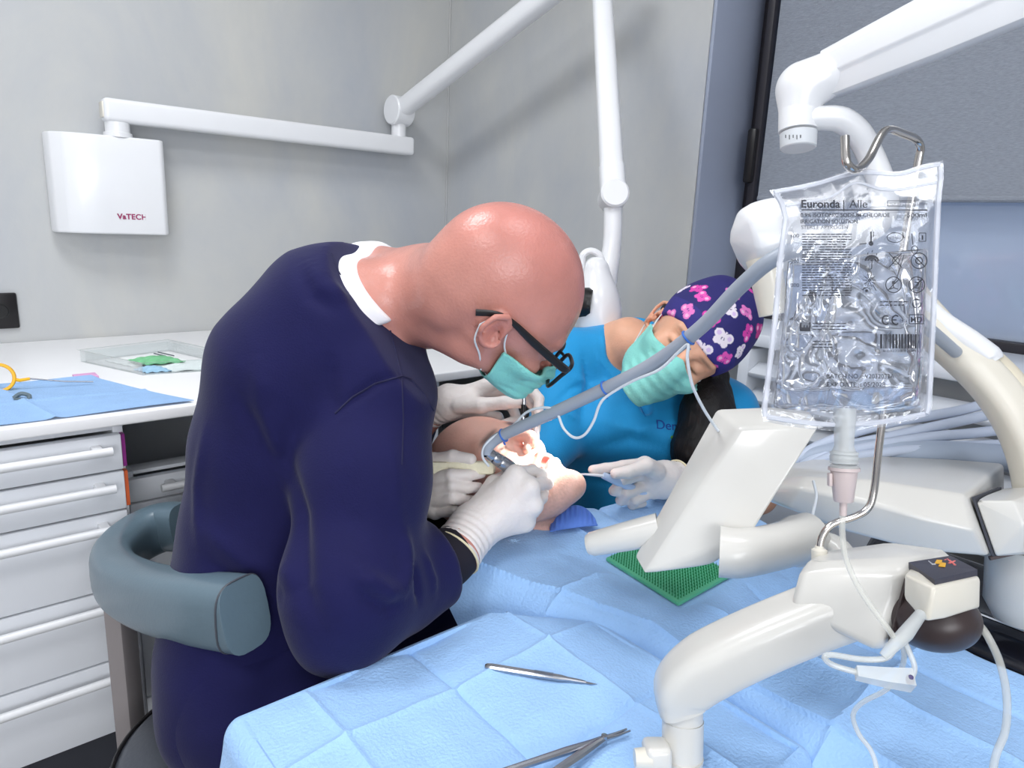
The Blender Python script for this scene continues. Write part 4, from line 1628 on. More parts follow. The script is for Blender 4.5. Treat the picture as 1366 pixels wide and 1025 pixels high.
# ================================================================== patient
hq = Head(P(665, 646, 1.205), cam_dir(0.28, 0.82, -0.48), cam_dir(-0.80, 0.42, 0.40), 1.03, mouth_open=0.016, jaw=1.1)
CH = np.array([0.90, 0.52, 0.600])


def patient_body(p):
    d = chain(p, [(hq.pt(-0.03, -0.03, 0), 0.062), (np.array([0.84, 0.72, 0.665]), 0.058), (np.array([0.86, 0.62, 0.63]), 0.08)], 0.02)
    d = smin(d, d_ell(p, CH + np.array([0, -0.02, 0.0]), (0.20, 0.20, 0.105)), 0.05)
    d = smin(d, d_ell(p, CH + np.array([0.0, -0.28, -0.01]), (0.165, 0.25, 0.10)), 0.06)
    for sg in (-1, 1):
        d = smin(d, chain(p, [(CH + np.array([sg * .17, 0.03, -0.02]), 0.055), (CH + np.array([sg * .19, -0.24, -0.045]), 0.045), (CH + np.array([sg * .16, -0.46, 0.02]), 0.036), (CH + np.array([sg * .08, -0.52, 0.05]), 0.032)], 0.01), 0.03)
        d = smin(d, chain(p, [(CH + np.array([sg * .085, -0.46, -0.01]), 0.088), (CH + np.array([sg * .1, -0.92, 0.0]), 0.058), (CH + np.array([sg * .1, -1.30, -0.05]), 0.042), (CH + np.array([sg * .1, -1.38, 0.03]), 0.038)], 0.02), 0.04)
    return smin(d, hq.world(p), 0.02)


o, v = solid_obj('person', patient_body, np.array([0.54, -0.95, 0.42]), np.array([1.18, 1.12, 1.0]), 0.0035, M['skin_p'], origin=(0.86, 0.2, 0.5))
patient = tag(o, 'person lying back under the blue drape with mouth open below the gloved hands', 'person')


def p_extra(q, az, c, inside):
    c *= 0.97
    st = inside * np.exp(-(((q[:, 1] + 0.105) / 0.035) ** 2)) * (q[:, 0] > 0.0)
    st *= (0.6 + 0.4 * wob(q, 700, 1.0))
    c *= (1 - 0.22 * st)[:, None]
    c[:, 0] *= (1 - 0.06 * st)
    br = inside * np.exp(-(((q[:, 1] - 0.03) / 0.006) ** 2 + ((az - 0.034) / 0.02) ** 4)) * (q[:, 0] > 0.05)
    c *= (1 - 0.5 * br)[:, None]
    cav = inside * np.exp(-((((q[:, 0] - 0.085) / 0.016) ** 2 + ((q[:, 1] + 0.07) / 0.014) ** 2 + (q[:, 2] / 0.018) ** 2)))
    c[:, 1] -= 0.5 * cav
    c[:, 2] -= 0.45 * cav


color_attr(o, head_tint(hq, v, p_extra))
MB().lathe(hq.pt(0, 0, 0) * 0 + hq.pt(-0.02, 0.085, 0), hq.u, [(-0.012, 0.086), (0.0, 0.083), (0.012, 0.078)], 32, caps=False).build(
    'hair_band', mat('teal_band', (70, 160, 165), 0.7), patient)
# trousers and shoes under the drape
MB().tube([CH + np.array([0, -1.1, -0.02]), CH + np.array([0, -1.2, -0.03])], 0.05, 12)

# ================================================================== helper hidden behind the dentist
ht = Head(P(452, 440, 1.47), cam_dir(0.72, -0.45, -0.35), cam_dir(0.25, 0.9, 0.2), 0.92)
TS, TE = P(505, 580, 1.41), P(505, 745, 1.27)
TH = -0.085
T_W, T_C = P(548, 668, 1.215 + TH), P(528, 690, 1.245 + TH)


def third_core(p, g):
    d = chain(p, [(P(452, 555, 1.46), 0.088 + g), (P(440, 650, 1.46), 0.095 + g), (P(432, 770, 1.46), 0.105 + g)], 0.02)
    return smin(d, d_cone(p, P(420, 560, 1.50), TS, 0.06 + g, 0.052 + g), 0.05)


def third_body(p):
    d = third_core(p, -0.01)
    d = smin(d, chain(p, [(P(450, 540, 1.46), 0.055), (P(450, 500, 1.46), 0.048), (ht.pt(-0.02, -0.04, 0), 0.048)], 0.01), 0.03)
    d = smin(d, chain(p, [(TS, 0.045), (TE, 0.037), (T_C, 0.029), (T_W, 0.024)], 0.01), 0.03)
    la = [P(420, 570, 1.5), P(400, 720, 1.44), P(440, 820, 1.36)]
    d = smin(d, chain(p, [(la[0], 0.045), (la[1], 0.037), (la[2], 0.028)], 0.01), 0.03)
    return smin(d, ht.world(p), 0.018)


o, v = solid_obj('person', third_body, P(470, 620, 1.42) - np.array([.34, .34, .40]), P(470, 620, 1.42) + np.array([.34, .34, .46]), 0.0045, M['skin_a'], origin=P(432, 860, 1.46))
helper = tag(o, 'person mostly hidden behind the dentist, gloved hand holding a cream block', 'person')
color_attr(o, head_tint(ht, v))


def third_scrub(p):
    d = third_core(p, 0.006)
    d = smin(d, chain(p, [(TS, 0.058), (TE, 0.054), (P(528, 702, 1.185), 0.044)], 0.01), 0.03)
    d = smin(d, chain(p, [(P(420, 570, 1.5), 0.058), (P(400, 720, 1.44), 0.05), (P(430, 800, 1.38), 0.042)], 0.01), 0.03)
    hipt = P(432, 830, 1.46)
    d = smin(d, d_ell(p, hipt, (0.15, 0.13, 0.12), np.stack([RT, UP, FW])), 0.05)
    for sg in (0.0, 1.0):
        kn = np.array([0.86 - sg * 0.02, 1.30 - sg * 0.16 + .0, 0.42])
        d = smin(d, chain(p, [(hipt + np.array([0.0, 0.05 - 0.1 * sg, -0.02]), 0.08), (kn, 0.06), (kn + np.array([0.02, 0.02, -0.33]), 0.046)], 0.02), 0.04)
    d = d - 0.003 * wob(p, 24, 0.3)
    nk = d_cone(p, P(452, 520, 1.46), P(458, 552, 1.43), 0.056, 0.03)
    return smax(smax(d, -nk, 0.004), 0.07 - p[:, 2], 0.004)


solid_obj('scrub_suit', third_scrub, np.array([0.22, 0.85, 0.05]), np.array([1.0, 1.45, 1.0]), 0.007, M['green_scrub'], helper)
shoe_pair(helper, [(0.87, 1.33, 0.1), (0.85, 1.17, 0.0)])
PT = lambda L: [P(a, b_, c + TH) for a, b_, c in L]
glove_obj(helper, T_W, T_C, 0.028, 0.033,
          [PT([(573, 640, 1.175), (602, 634, 1.145), (625, 634, 1.15), (642, 632, 1.16)]),
           PT([(570, 655, 1.172), (603, 648, 1.142), (624, 651, 1.15), (638, 650, 1.16)]),
           PT([(572, 669, 1.175), (604, 664, 1.145), (622, 668, 1.155), (634, 668, 1.165)]),
           PT([(580, 682, 1.18), (606, 682, 1.155), (620, 683, 1.165), (629, 681, 1.175)])],
          PT([(560, 640, 1.205), (578, 616, 1.185), (604, 610, 1.165), (628, 613, 1.155)]), hsize=0.0019)
b = MB()
bc = P(612, 624, 1.165 + TH)
bxx, byy = nrmz(P(655, 625, 1.165) - P(571, 625, 1.175)), UP
bzz = np.cross(bxx, byy)
b.obox(bc, bxx, np.cross(bzz, bxx), bzz, 0.112, 0.019, 0.026, 0.003, 3)
blk = b.build('sponge_block', mat('cream_sponge', (238, 232, 205), 0.85, var=0.05, vscale=90, bump=0.3, bscale=300), origin=bc)
tag(blk, 'cream sponge block held in the shaded gloved hand behind the dentist', 'sponge')
# ------------------------------------------------------------------ drapes
M['drape'] = mat('light_blue_surgical_drape', (158, 198, 243), 0.75, var=0.04, vscale=14, bump=0.3, bscale=260, sheen=0.15)
drape = M['drape']


def tri(t, lines, amp):
    """zigzag height between fold lines: alternately ridge and valley"""
    ls = [-9.0] + list(lines) + [9.0]
    h = 0.0
    for k, l in enumerate(lines):
        s = 1 if k % 2 == 0 else -1
        d = abs(t - l)
        h += s * amp * max(0.0, 1 - d / 0.05)
        h += s * amp * 0.7 * math.exp(-(d / 0.0035) ** 2)
    return h


def nz3(x, y, f, s=0.0):
    return mnoise.noise(Vector((x * f + s, y * f - s, s * 0.37)))


# instrument table under the near drape
TX0, TX1, TY0, TY1, TZ = 0.215, 0.655, 0.27, 0.66, 0.725
it = thing('instrument_table', 'instrument tray table hidden beneath the near blue drape', 'table', (0.54, 0.34, 0.0))
MB().box((TX0 + .012, TY0 + .012, TZ - 0.04), (TX1 - .07, TY1 - .06, TZ - 0.014), 0.01, 3).build('tray', M['cream'], it)
dr = MB()
SK = 0.17


def tray_pt(i, j):
    nu, nv = 300, 270
    u = TX0 - SK + (TX1 - TX0 + 2 * SK) * i / nu
    v = TY0 - SK + (TY1 - TY0 + 2 * SK) * j / nv
    # corner at the far right is turned in
    x, y = min(max(u, TX0), TX1), min(max(v, TY0), TY1)
    lim = TX1 + TY1 - 0.10
    ex, ey = max(TX0 - u, u - TX1, 0), max(TY0 - v, v - TY1, 0)
    over = math.hypot(ex, ey)
    z = TZ
    cut = (x + y) - lim
    if cut > 0 and u > TX1 - 0.13 and v > TY1 - 0.13:
        x -= cut / 2
        y -= cut / 2
        over = max(over, cut * 0.7)
    r = 0.022
    # round the edge, then hang
    if over > 0:
        a = min(over / r, math.pi / 2)
        out = r * math.sin(a) * 0.8
        drop = r * (1 - math.cos(a)) + max(0, over - r * math.pi / 2)
        dirx, diry = (u - x), (v - y)
        L = math.hypot(dirx, diry) or 1
        flare = 0.05 * drop + 0.012 * math.sin(18 * (u + v)) * min(1, drop / 0.1)
        x += dirx / L * (out + flare)
        y += diry / L * (out + flare)
        z -= drop
    else:
        z += tri(x, [0.285, 0.425, 0.57], 0.0045) + tri(y, [0.562, 0.42], 0.0038) + 0.0012 * nz3(x, y, 14) + 0.0006 * nz3(x, y, 45, 3)
        edge = min(x - TX0, TX1 - x, y - TY0, TY1 - y)
        z += 0.0
        z -= 0.006 * math.exp(-edge / 0.02) * (0.5 + 0.5 * math.sin(40 * x + 22 * y))
    return (x, y, z)


dr.grid(tray_pt, 300, 270)
dr = dr.build('surgical_drape', drape, origin=(0.43, 0.47, TZ))
tag(dr, 'light blue surgical drape with fold creases covering the near instrument table', 'drape')

# drape over the patient
def pat_z(x, y):
    lift = 0.024 * min(1.0, max(0.0, (y - 0.62) / 0.15)) ** 1.5
    # left shoulder line of the top plane, then slopes away
    xl = 0.70 if y < 0.50 else 0.70 - (y - 0.50) * 0.42
    xr = 0.985 if y < 0.30 else 0.985 + min(0.13, (y - 0.30) * 0.75)
    if y > 0.60:
        xr += 0.08 * (y - 0.6) / 0.14
    top = 0.735
    top += 0.010 * math.exp(-((y - 0.60) / 0.12) ** 2) + tri(x, [0.795, 0.90], 0.007) + tri(y, [0.62, 0.44, 0.255, 0.07, -0.12], 0.006)
    top += 0.003 * nz3(x, y, 6) + 0.0015 * nz3(x, y, 22, 5)
    top += lift
    z = top
    if x < xl:
        d = xl - x
        z = top - 1.15 * d - 3.0 * max(0, d - 0.10) + 0.008 * nz3(x * 0.6, y, 9, 2) * min(1, d / 0.03) + 0.006 * math.sin(24 * y + 30 * d) * min(1, d / 0.05)
        z -= 0.005 * math.exp(-(d / 0.006) ** 2)
    if 0.72 < x < 0.98 and 0.45 < y < 0.71:
        w = min(1, (x - 0.72) / 0.04, (0.98 - x) / 0.04, (y - 0.45) / 0.04, (0.71 - y) / 0.04)
        z += (0.7395 - z) * w
    if x > xr:
        d = x - xr
        z = min(z, top - 0.9 * d - 2.2 * max(0, d - 0.06))
    if y > 0.70:
        z -= 0.0
    return z


def pat_pt(i, j):
    nu, nv = 230, 520
    s = i / nu
    x = 0.545 + (1.235 - 0.545) * s
    y1 = 0.80 - 0.30 * max(0, x - 0.80) ** 1.2 - 0.5 * max(0, 0.62 - x)
    y1 += 0.006 * math.sin(31 * x)
    y = -0.95 + (y1 + 0.95) * j / nv
    z = pat_z(x, y)
    if y < -0.80:
        z -= 0.6 * (-0.80 - y)
    return (x, y, max(z, 0.36 + 0.004 * math.sin(40 * y)))


g = MB().grid(pat_pt, 230, 520)
pd = g.build('surgical_drape', drape, origin=(0.9, 0.2, 0.73))
tag(pd, 'large light blue surgical drape spread over the lying patient', 'drape')
# soft ruffled blue cloth tucked under the chin
b = MB()


def ruff(i, j):
    u, v = i / 60, j / 14
    A, B_ = P(733, 706, 1.145), P(796, 698, 1.165)
    up = np.array([0, 0, 1.0])
    q = A * (1 - u) + B_ * u + up * (0.034 * math.sin(math.pi * min(1, u * 1.0)) ** 0.7) * math.sin(math.pi * v * 0.5) + FW * (0.03 * (v - 0.5))
    return q + up * 0.0022 * math.sin(u * 60) * math.sin(math.pi * v)


b.grid(ruff, 60, 14)
bmesh.ops.solidify(b.bm, geom=b.bm.faces[:], thickness=0.002)
rf = b.build('ruffled_cloth', mat('periwinkle_cloth', (100, 140, 226), 0.8, var=0.04, bump=0.1), origin=P(760, 710, 1.17))
tag(rf, 'ruffled deeper blue cloth tucked below the chin of the patient', 'cloth')

# ------------------------------------------------------------------ dental chair under the patient
ch = thing('dental_chair', 'black padded dental chair beneath the patient with a chromed armrest', 'chair', (0.9, 0.1, 0.0))
blk_l = mat('black_leather', (20, 20, 30), 0.22, var=0.05, bump=0.05, coat=0.3)
MB().obox((0.89, 0.30, 0.44), (1, 0, 0), (0, 1, 0.03), (0, -0.03, 1), 0.46, 0.80, 0.08, 0.03, 4).build('backrest', blk_l, ch)
MB().obox((0.90, -0.50, 0.45), (1, 0, 0), (0, 1, 0), (0, 0, 1), 0.48, 0.85, 0.09, 0.035, 4).build('seat', blk_l, ch)
hb = hq.pt(-0.115, 0.03, 0)
MB().obox(hb - np.array([0, 0, 0.02]), hq.s, hq.u, hq.f, 0.20, 0.20, 0.05, 0.02, 4).build('headrest', blk_l, ch)
MB().tube([hb - np.array([0, 0, 0.045]), (0.86, 0.74, 0.50), (0.88, 0.66, 0.44)], 0.018, 10, smooth_n=5).build('headrest_stem', M['chrome'], ch)
b = MB()
b.hull([(1.02, 0.40, 0.64), (1.02, -0.30, 0.64), (1.30, 0.46, 0.64), (1.30, -0.30, 0.64), (1.035, 0.40, 0.725), (1.035, -0.30, 0.725), (1.30, 0.46, 0.735), (1.30, -0.30, 0.735)], 0.015, 3)
b.build('armrest', blk_l, ch)
b = MB()
b.tube([(1.012, 0.40, 0.712), (1.012, -0.30, 0.712)], 0.006, 10)
b.tube([(1.006, 0.40, 0.688), (1.006, -0.30, 0.688)], 0.009, 10)
b.tube([(1.10, 0.43, 0.738), (1.10, -0.30, 0.738)], 0.003, 8)
b.build('chrome_trim', mat('bright_chrome', (225, 228, 232), 0.1, metal=1.0, var=0.02), ch)
MB().box((1.06, -0.28, 0.46), (1.22, -0.1, 0.65), 0.02).build('armrest_bracket', M['black'], ch)
b = MB()
b.loft([[(0.9 + sx * w, -0.25 + sy * l, z) for sx, sy in ((-1, -1), (1, -1), (1, 1), (-1, 1))] for z, w, l in ((0.40, 0.12, 0.16), (0.22, 0.10, 0.14), (0.06, 0.18, 0.34), (0.0, 0.20, 0.38))], True, 0.015)
b.build('base', M['cream'], ch)

# ------------------------------------------------------------------ dentist's stool
M['leather'] = mat('slate_blue_leatherette', (96, 116, 128), 0.36, var=0.05, vscale=8, bump=0.05, bscale=180, coat=0.15, spec=0.55)
M['leather_dark'] = mat('charcoal_leatherette', (72, 76, 84), 0.38, var=0.05, bump=0.05, bscale=180)
M['taupe'] = mat('taupe_painted_metal', (140, 134, 134), 0.4, var=0.02)
sc0 = P(335, 975, 1.09)
st = thing('dentist_stool', 'slate blue leatherette stool with curved backrest beneath the dentist', 'stool', (sc0[0], sc0[1], 0))
cxs, cys = sc0[0], sc0[1]
zs_ = 0.455
b = MB().lathe((cxs, cys, 0.36), (0, 0, 1), [(0, 0.0), (0, 0.17), (0.01, 0.19), (0.05, 0.20), (0.075, 0.195), (0.095, 0.175), (0.105, 0.12), (0.107, 0)], 48)
seat = b.build('seat', M['leather_dark'], st)
b = MB()
for zz, rr in ((0.441, 0.193), (0.372, 0.192)):
    b.tube([(cxs + rr * math.cos(a), cys + rr * math.sin(a), zz) for a in np.linspace(0, 2 * math.pi, 60)[:-1]], 0.0035, 8, closed=True)
b.build('piping', M['black'], seat)
MB().lathe((cxs, cys, 0.06), (0, 0, 1), [(0, 0.035), (0.14, 0.035), (0.14, 0.022), (0.30, 0.022)], 20).build('gas_lift', M['black'], st)
b = MB()
for k in range(5):
    a = 2 * math.pi * k / 5 + 0.3
    b2 = MB().tube([(cxs + 0.02 * math.cos(a), cys + 0.02 * math.sin(a), 0.085), (cxs + 0.26 * math.cos(a), cys + 0.26 * math.sin(a), 0.062)], [0.024, 0.016], 10)
    lg = b2.build('leg', M['silver'], st)
    MB().lathe((cxs + 0.25 * math.cos(a) - 0.012 * math.sin(a), cys + 0.25 * math.sin(a) + 0.012 * math.cos(a), 0.0255), (math.sin(a), -math.cos(a), 0), [(0, 0.0), (0, 0.022), (0.003, 0.025), (0.021, 0.025), (0.024, 0.022), (0.024, 0)], 18).build('caster', M['black'], lg)
# backrest: horseshoe pad, seen from its far end round to the near end
path = [P(246, 703, 1.36), P(215, 704, 1.375), P(178, 722, 1.33), P(152, 750, 1.235), P(158, 775, 1.12), P(200, 797, 1.01), P(262, 810, 0.92), P(328, 820, 0.865)]
zc_ = np.mean([q[2] for q in path])
path = [np.array([q[0], q[1], q[2]]) for k, q in enumerate(path)]
b = MB()
pts, rs = spline(path, [1] * len(path), 8)
b.tube(pts, 0.034, 28, True, flat=(1.38, (0, 0, 1), 0.62))
o = b.build('backrest', M['leather'], st, auto=50)
bv = o.modifiers.new('soft', 'BEVEL')
bv.width = 0.007
bv.segments = 3
bv.angle_limit = R_(50)
b = MB()
tg = nrmz(pts[-1] - pts[-2])
sd = nrmz(np.cross(tg, (0, 0, 1)))
ring = []
for k in range(40):
    a = 2 * math.pi * k / 40
    ca, sa = math.cos(a), math.sin(a)
    ca = math.copysign(abs(ca) ** 0.62, ca)
    sa = math.copysign(abs(sa) ** 0.62, sa)
    ring.append(pts[-1] - tg * 0.012 + 0.0345 * (np.array([0, 0, 1.0]) * ca * 1.38 + sd * sa))
b.tube(ring, 0.0016, 6, closed=True)
b.build('seam_piping', M['leather_dark'], o)
pp = path[4] * 0.55 + path[3] * 0.45
pt_top = P(158, 845, 1.19)
b = MB()
axp, ayp = nrmz((0.755, -0.656, 0)), nrmz((0.656, 0.755, 0))
px_, py_ = pp[0], pp[1]
b.obox((px_, py_, 0.36), axp, ayp, (0, 0, 1), 0.03, 0.05, 0.56, 0.006, 2)
b.build('back_post', M['taupe'], st)
MB().hull([np.array([px_, py_, 0.632]) + axp * a * 0.045 + ayp * c * 0.03 + np.array([0, 0, h]) for a in (-0.5, 1.2) for c in (-1, 1) for h in (0.0, 0.012)] +
          [np.array([px_, py_, 0.60]) + axp * a * 0.016 + ayp * c * 0.026 for a in (-1, 1) for c in (-1, 1)], 0.003).build('back_bracket', M['taupe'], st)
MB().tube([(px_, py_, 0.10), (px_ * 0.6 + cxs * 0.4, py_ * 0.6 + cys * 0.4, 0.30), (cxs, cys, 0.345)], 0.016, 10, smooth_n=5).build('support_arm', M['taupe'], st)

# ------------------------------------------------------------------ instruments on the near drape
def on_tray(px, py, dz=0.0035):
    return on_axis(px, py, 2, TZ + dz)


s0, s1 = on_tray(647, 889, 0.005), on_tray(797, 913, 0.004)
ax_ = nrmz(s1 - s0)
Ls = np.linalg.norm(s1 - s0)
side = np.cross((0, 0, 1), ax_)
sc_t = thing('scalpel', 'steel scalpel handle lying on the near blue drape', 'scalpel', s0)
b = MB()
secs = []
for t, w, h in ((0.0, 0.0022, 0.002), (0.02, 0.0040, 0.0028), (0.06, 0.0048, 0.0032), (0.5, 0.0046, 0.0032), (0.68, 0.0042, 0.0030), (0.74, 0.0026, 0.0024), (0.86, 0.0022, 0.0018), (0.9, 0.0012, 0.0012)):
    c = s0 + ax_ * Ls * t
    secs.append([c + side * w * sx + np.array([0, 0, h * sz]) for sx, sz in ((1, .4), (.6, 1), (-.6, 1), (-1, .4), (-1, -.4), (-.6, -1), (.6, -1), (1, -.4))])
b.loft(secs)
b.build('handle', M['steel'], sc_t)
b = MB()
for k in range(14):
    c = s0 + ax_ * Ls * (0.45 + 0.012 * k) + np.array([0, 0, 0.0031])
    b.tube([c - side * 0.0036, c + side * 0.0036], 0.0005, 5)
b.build('grip_ridges', M['steel'], sc_t)
c = s0 + ax_ * Ls * 0.84
b = MB().prism([c + side * 0.0018, c + ax_ * Ls * 0.16 - side * 0.0006, c + ax_ * Ls * 0.10 - side * 0.0030, c - side * 0.0022], (0, 0, 0.0005))
b.build('blade', M['steel'], sc_t)

nh = thing('needle_holder', 'steel needle holder with open handles at the bottom of the near drape', 'needle holder', on_tray(790, 990))
tip, box_, = on_tray(836, 973, 0.006), on_tray(806, 986, 0.006)
ha_, hb_ = on_tray(672, 1030, 0.006), on_tray(735, 1035, 0.006)
b = MB()
b.tube([tip, tip * 0.5 + box_ * 0.5, box_], [0.0010, 0.0018, 0.0032], 10)
b.tube([box_, box_ * 0.85 + ha_ * 0.15, box_ * 0.6 + ha_ * 0.4, ha_, ha_ + (ha_ - box_) * 0.4], [0.0036, 0.0034, 0.0042, 0.0036, 0.0030], 10, smooth_n=4)
b.build('jaw_arm', M['steel'], nh)
tip2 = tip + np.array([0.001, -0.004, 0.0])
b = MB()
b.tube([tip2, tip2 * 0.5 + box_ * 0.5 + np.array([0, 0, -0.001]), box_], [0.0010, 0.0018, 0.0032], 10)
b.tube([box_, box_ * 0.8 + hb_ * 0.2, box_ * 0.5 + hb_ * 0.5, hb_, hb_ + (hb_ - box_) * 0.5], [0.0034, 0.0044, 0.0052, 0.0048, 0.0040], 10, smooth_n=4)
b.build('jaw_arm', M['steel'], nh)
MB().lathe(box_ - np.array([0, 0, 0.0045]), (0, 0, 1), [(0, 0.0), (0, 0.0034), (0.0088, 0.0034), (0.0094, 0.0)], 14).build('hinge_screw', M['steel'], nh)
ov = thing('handpiece_tray_end', 'x', 'x', (0, 0, 0)) if False else None
q0 = ha_ * 0.8 + box_ * 0.2
MB().tube([q0 + np.array([0.0, 0, -0.002]), q0 + nrmz(ha_ - box_) * 0.03 + side * -0.006], [0.002, 0.003], 8).build('ratchet', M['steel'], nh)

# ------------------------------------------------------------------ green bristle mat on the patient's drape
M['green'] = mat('emerald_silicone', (30, 128, 78), 0.45, var=0.06)
M['green_l'] = mat('mint_green_base', (92, 180, 140), 0.5, var=0.05)
mz = 0.7425
mA, mB_, mC = on_axis(808, 747, 2, mz), on_axis(905, 808, 2, mz), on_axis(978, 768, 2, mz)
mD = mA + mC - mB_
mt = thing('bristle_mat', 'green silicone bristle mat lying on the drape under the monitor', 'mat', (mA + mC) / 2)
b = MB()
cm = (mA + mC) / 2
pl = []
for q in (mA, mB_, mC, mD):
    pl.append(q)
b.loft([[q + np.array([0, 0, -0.002]) for q in pl], [q + np.array([0, 0, 0.004]) for q in pl]], True, 0.0018, 2)
b.build('base', M['green_l'], mt)
bs_ = bmesh.new()
na, nb_ = 26, 20
for i in range(na):
    for j in range(nb_):
        u, v = (i + 0.6) / (na + 0.2), (j + 0.6) / (nb_ + 0.2)
        u, v = 0.02 + 0.96 * u, 0.02 + 0.96 * v
        c = mA * (1 - u) * (1 - v) + mB_ * u * (1 - v) + mC * u * v + mD * (1 - u) * v
        w = 0.0013
        lo = [bs_.verts.new((c[0] + w * math.cos(a), c[1] + w * math.sin(a), c[2] + 0.0035)) for a in (0, 2.1, 4.2)]
        t_ = bs_.verts.new((c[0] + 0.0004, c[1], c[2] + 0.0125))
        for k in range(3):
            bs_.faces.new((lo[k], lo[(k + 1) % 3], t_))
me = bpy.data.meshes.new('bristles')
bs_.to_mesh(me)
bs_.free()
finish('bristles', me, M['green'], mt, False)
# ------------------------------------------------------------------ dental delivery unit (white body at the right)
du = thing('delivery_unit', 'white sloping dental delivery unit body at the right behind the pump', 'dental unit', (1.1, 0.1, 0.0))
UD = {1030: 1.0}
# sections from its far-left nose to the right: back top, front top, mid ridge, front bottom, back bottom
secs = [
    [P(1020, 625, 1.06), P(1028, 640, 0.98), P(1026, 652, 0.96), P(1024, 668, 0.97), P(1020, 668, 1.06)],
    [P(1085, 612, 1.10), P(1072, 636, 0.93), P(1066, 650, 0.905), P(1052, 680, 0.92), P(1085, 672, 1.08)],
    [P(1170, 608, 1.10), P(1160, 640, 0.905), P(1150, 668, 0.875), P(1130, 710, 0.90), P(1170, 690, 1.06)],
    [P(1260, 612, 1.10), P(1240, 652, 0.885), P(1235, 692, 0.85), P(1225, 735, 0.87), P(1260, 720, 1.05)],
    [P(1340, 618, 1.10), P(1288, 660, 0.87), P(1300, 708, 0.835), P(1320, 742, 0.85), P(1340, 735, 1.03)],
]
MB().loft(secs, True, 0.006, 3).build('body', M['unit'], du, auto=30)
# rounded swivel hub at the end of the body
MB().hull([P(1302, 668, 0.872), P(1318, 660, 0.90), P(1340, 652, 0.98), P(1328, 742, 0.862), P(1345, 738, 0.96), P(1420, 640, 1.0), P(1352, 668, 0.852), P(1366, 700, 0.842), P(1362, 738, 0.85), P(1470, 655, 0.98), P(1470, 735, 0.98), P(1440, 690, 0.86), P(1440, 735, 0.87)], 0.012, 4, 12).build('hub', M['unit'], du, auto=40)
MB().hull([P(1296, 664, 0.876), P(1301, 666, 0.874), P(1330, 650, 0.98), P(1322, 742, 0.862), P(1327, 743, 0.862), P(1340, 738, 0.96), P(1336, 650, 0.98)], 0.001).build('joint_gap', M['gap'], du)
b = MB().lathe(P(1380, 732, 0.92), UP * -1 + FW * 0.08, [(0, 0.0), (0.0, 0.048), (0.02, 0.054), (0.075, 0.054), (0.098, 0.042), (0.106, 0.02), (0.108, 0)], 36)
b.build('swivel_column', M['unit'], du)
b = MB()
b.tube([P(1320, 745, 0.89), P(1366, 735, 0.885)], 0.003, 8)
b.build('seal_strip', mat('brown_gasket', (92, 78, 76), 0.6), du)
MB().tube([P(1440, 690, 0.93), P(1500, 690, 0.94), (1.33, -0.03, 0.80), (1.36, -0.06, 0.5), (1.36, -0.06, 0.0)], 0.05, 20, smooth_n=6).build('stand', M['unit'], du)
# fan of grey instrument hoses behind the unit
M['hose'] = mat('pale_grey_hose', (186, 196, 214), 0.35, var=0.02)
hoses = [
    ([(1030, 640), (1090, 596), (1180, 566), (1280, 548), (1366, 524), (1460, 500)], 1.14, 0.0085),
    ([(1040, 642), (1110, 602), (1200, 580), (1290, 560), (1366, 544), (1460, 530)], 1.13, 0.0085),
    ([(1050, 640), (1120, 606), (1220, 586), (1300, 578), (1366, 570), (1460, 562)], 1.12, 0.0085),
    ([(1060, 636), (1130, 612), (1230, 598), (1310, 594), (1366, 592), (1460, 592)], 1.11, 0.008),
]
for k, (pl, d, r) in enumerate(hoses):
    b = MB().tube([P(x, y, d + 0.02 * (i - 2)) for i, (x, y) in enumerate(pl)] + [np.array([1.40 + 0.01 * k, -0.02, 0.86]), np.array([1.42 + 0.01 * k, -0.12, 0.55]), np.array([1.42 + 0.01 * k, -0.14, 0.02])], r, 12, smooth_n=8)
    o = b.build('instrument_hose', M['hose'], origin=P(1200, 590, d))
    tag(o, ['pale grey hose topmost of the fan behind the white unit', 'pale grey hose second from top in the fan behind the white unit',
            'pale grey hose third from top in the fan behind the white unit', 'pale grey hose lowest of the fan behind the white unit'][k], 'hose', 'instrument hoses behind the unit')
hb_ = thing('hose_cradle', 'broad grey rounded hose cradle along the back of the white unit', 'hose cradle', P(1200, 612, 1.12))
b = MB().tube([P(1062, 618, 1.11), P(1090, 608, 1.115), P(1160, 602, 1.12), P(1260, 606, 1.12), P(1366, 614, 1.12), P(1440, 620, 1.12), P(1475, 630, 1.11), P(1482, 660, 1.09)], [0.007, 0.016, 0.021, 0.022, 0.022, 0.022, 0.021, 0.018], 16, smooth_n=6)
b.build('trough', mat('blue_grey_rubber', (160, 172, 190), 0.35, var=0.02), hb_)

# ------------------------------------------------------------------ monitor
mo = thing('unit_monitor', 'white monitor slab turned away on a stubby neck below the bag', 'monitor', P(960, 700, 0.85))
dM = 0.845
fA, fB_, fC, fD = P(955, 545, 0.885), P(845, 743, 0.875), P(859, 768, 0.835), P(987, 571, 0.835)
tR, bR, bM = P(1096, 567, 0.80), P(1004, 712, 0.80), P(950, 756, 0.815)
nb3 = nrmz(fA - fD)
MB().hull([fA, fB_, fC, fD, tR, bR, bM, P(1075, 540, 0.855), P(985, 690, 0.855)], 0.005, 3, 15).build('housing', M['unit'], mo, auto=40)
b = MB()
cen = (fA + fB_) / 2
b.loft([[P(972, 556, 0.886), P(1058, 552, 0.862), P(976, 680, 0.862), P(872, 722, 0.878)], [P(970, 556, 0.8885), P(1056, 552, 0.8645), P(974, 680, 0.8645), P(870, 722, 0.8805)]], True, 0.001)
b.build('screen_glass', mat('dark_screen_glass', (18, 20, 26), 0.1, coat=0.5), mo)
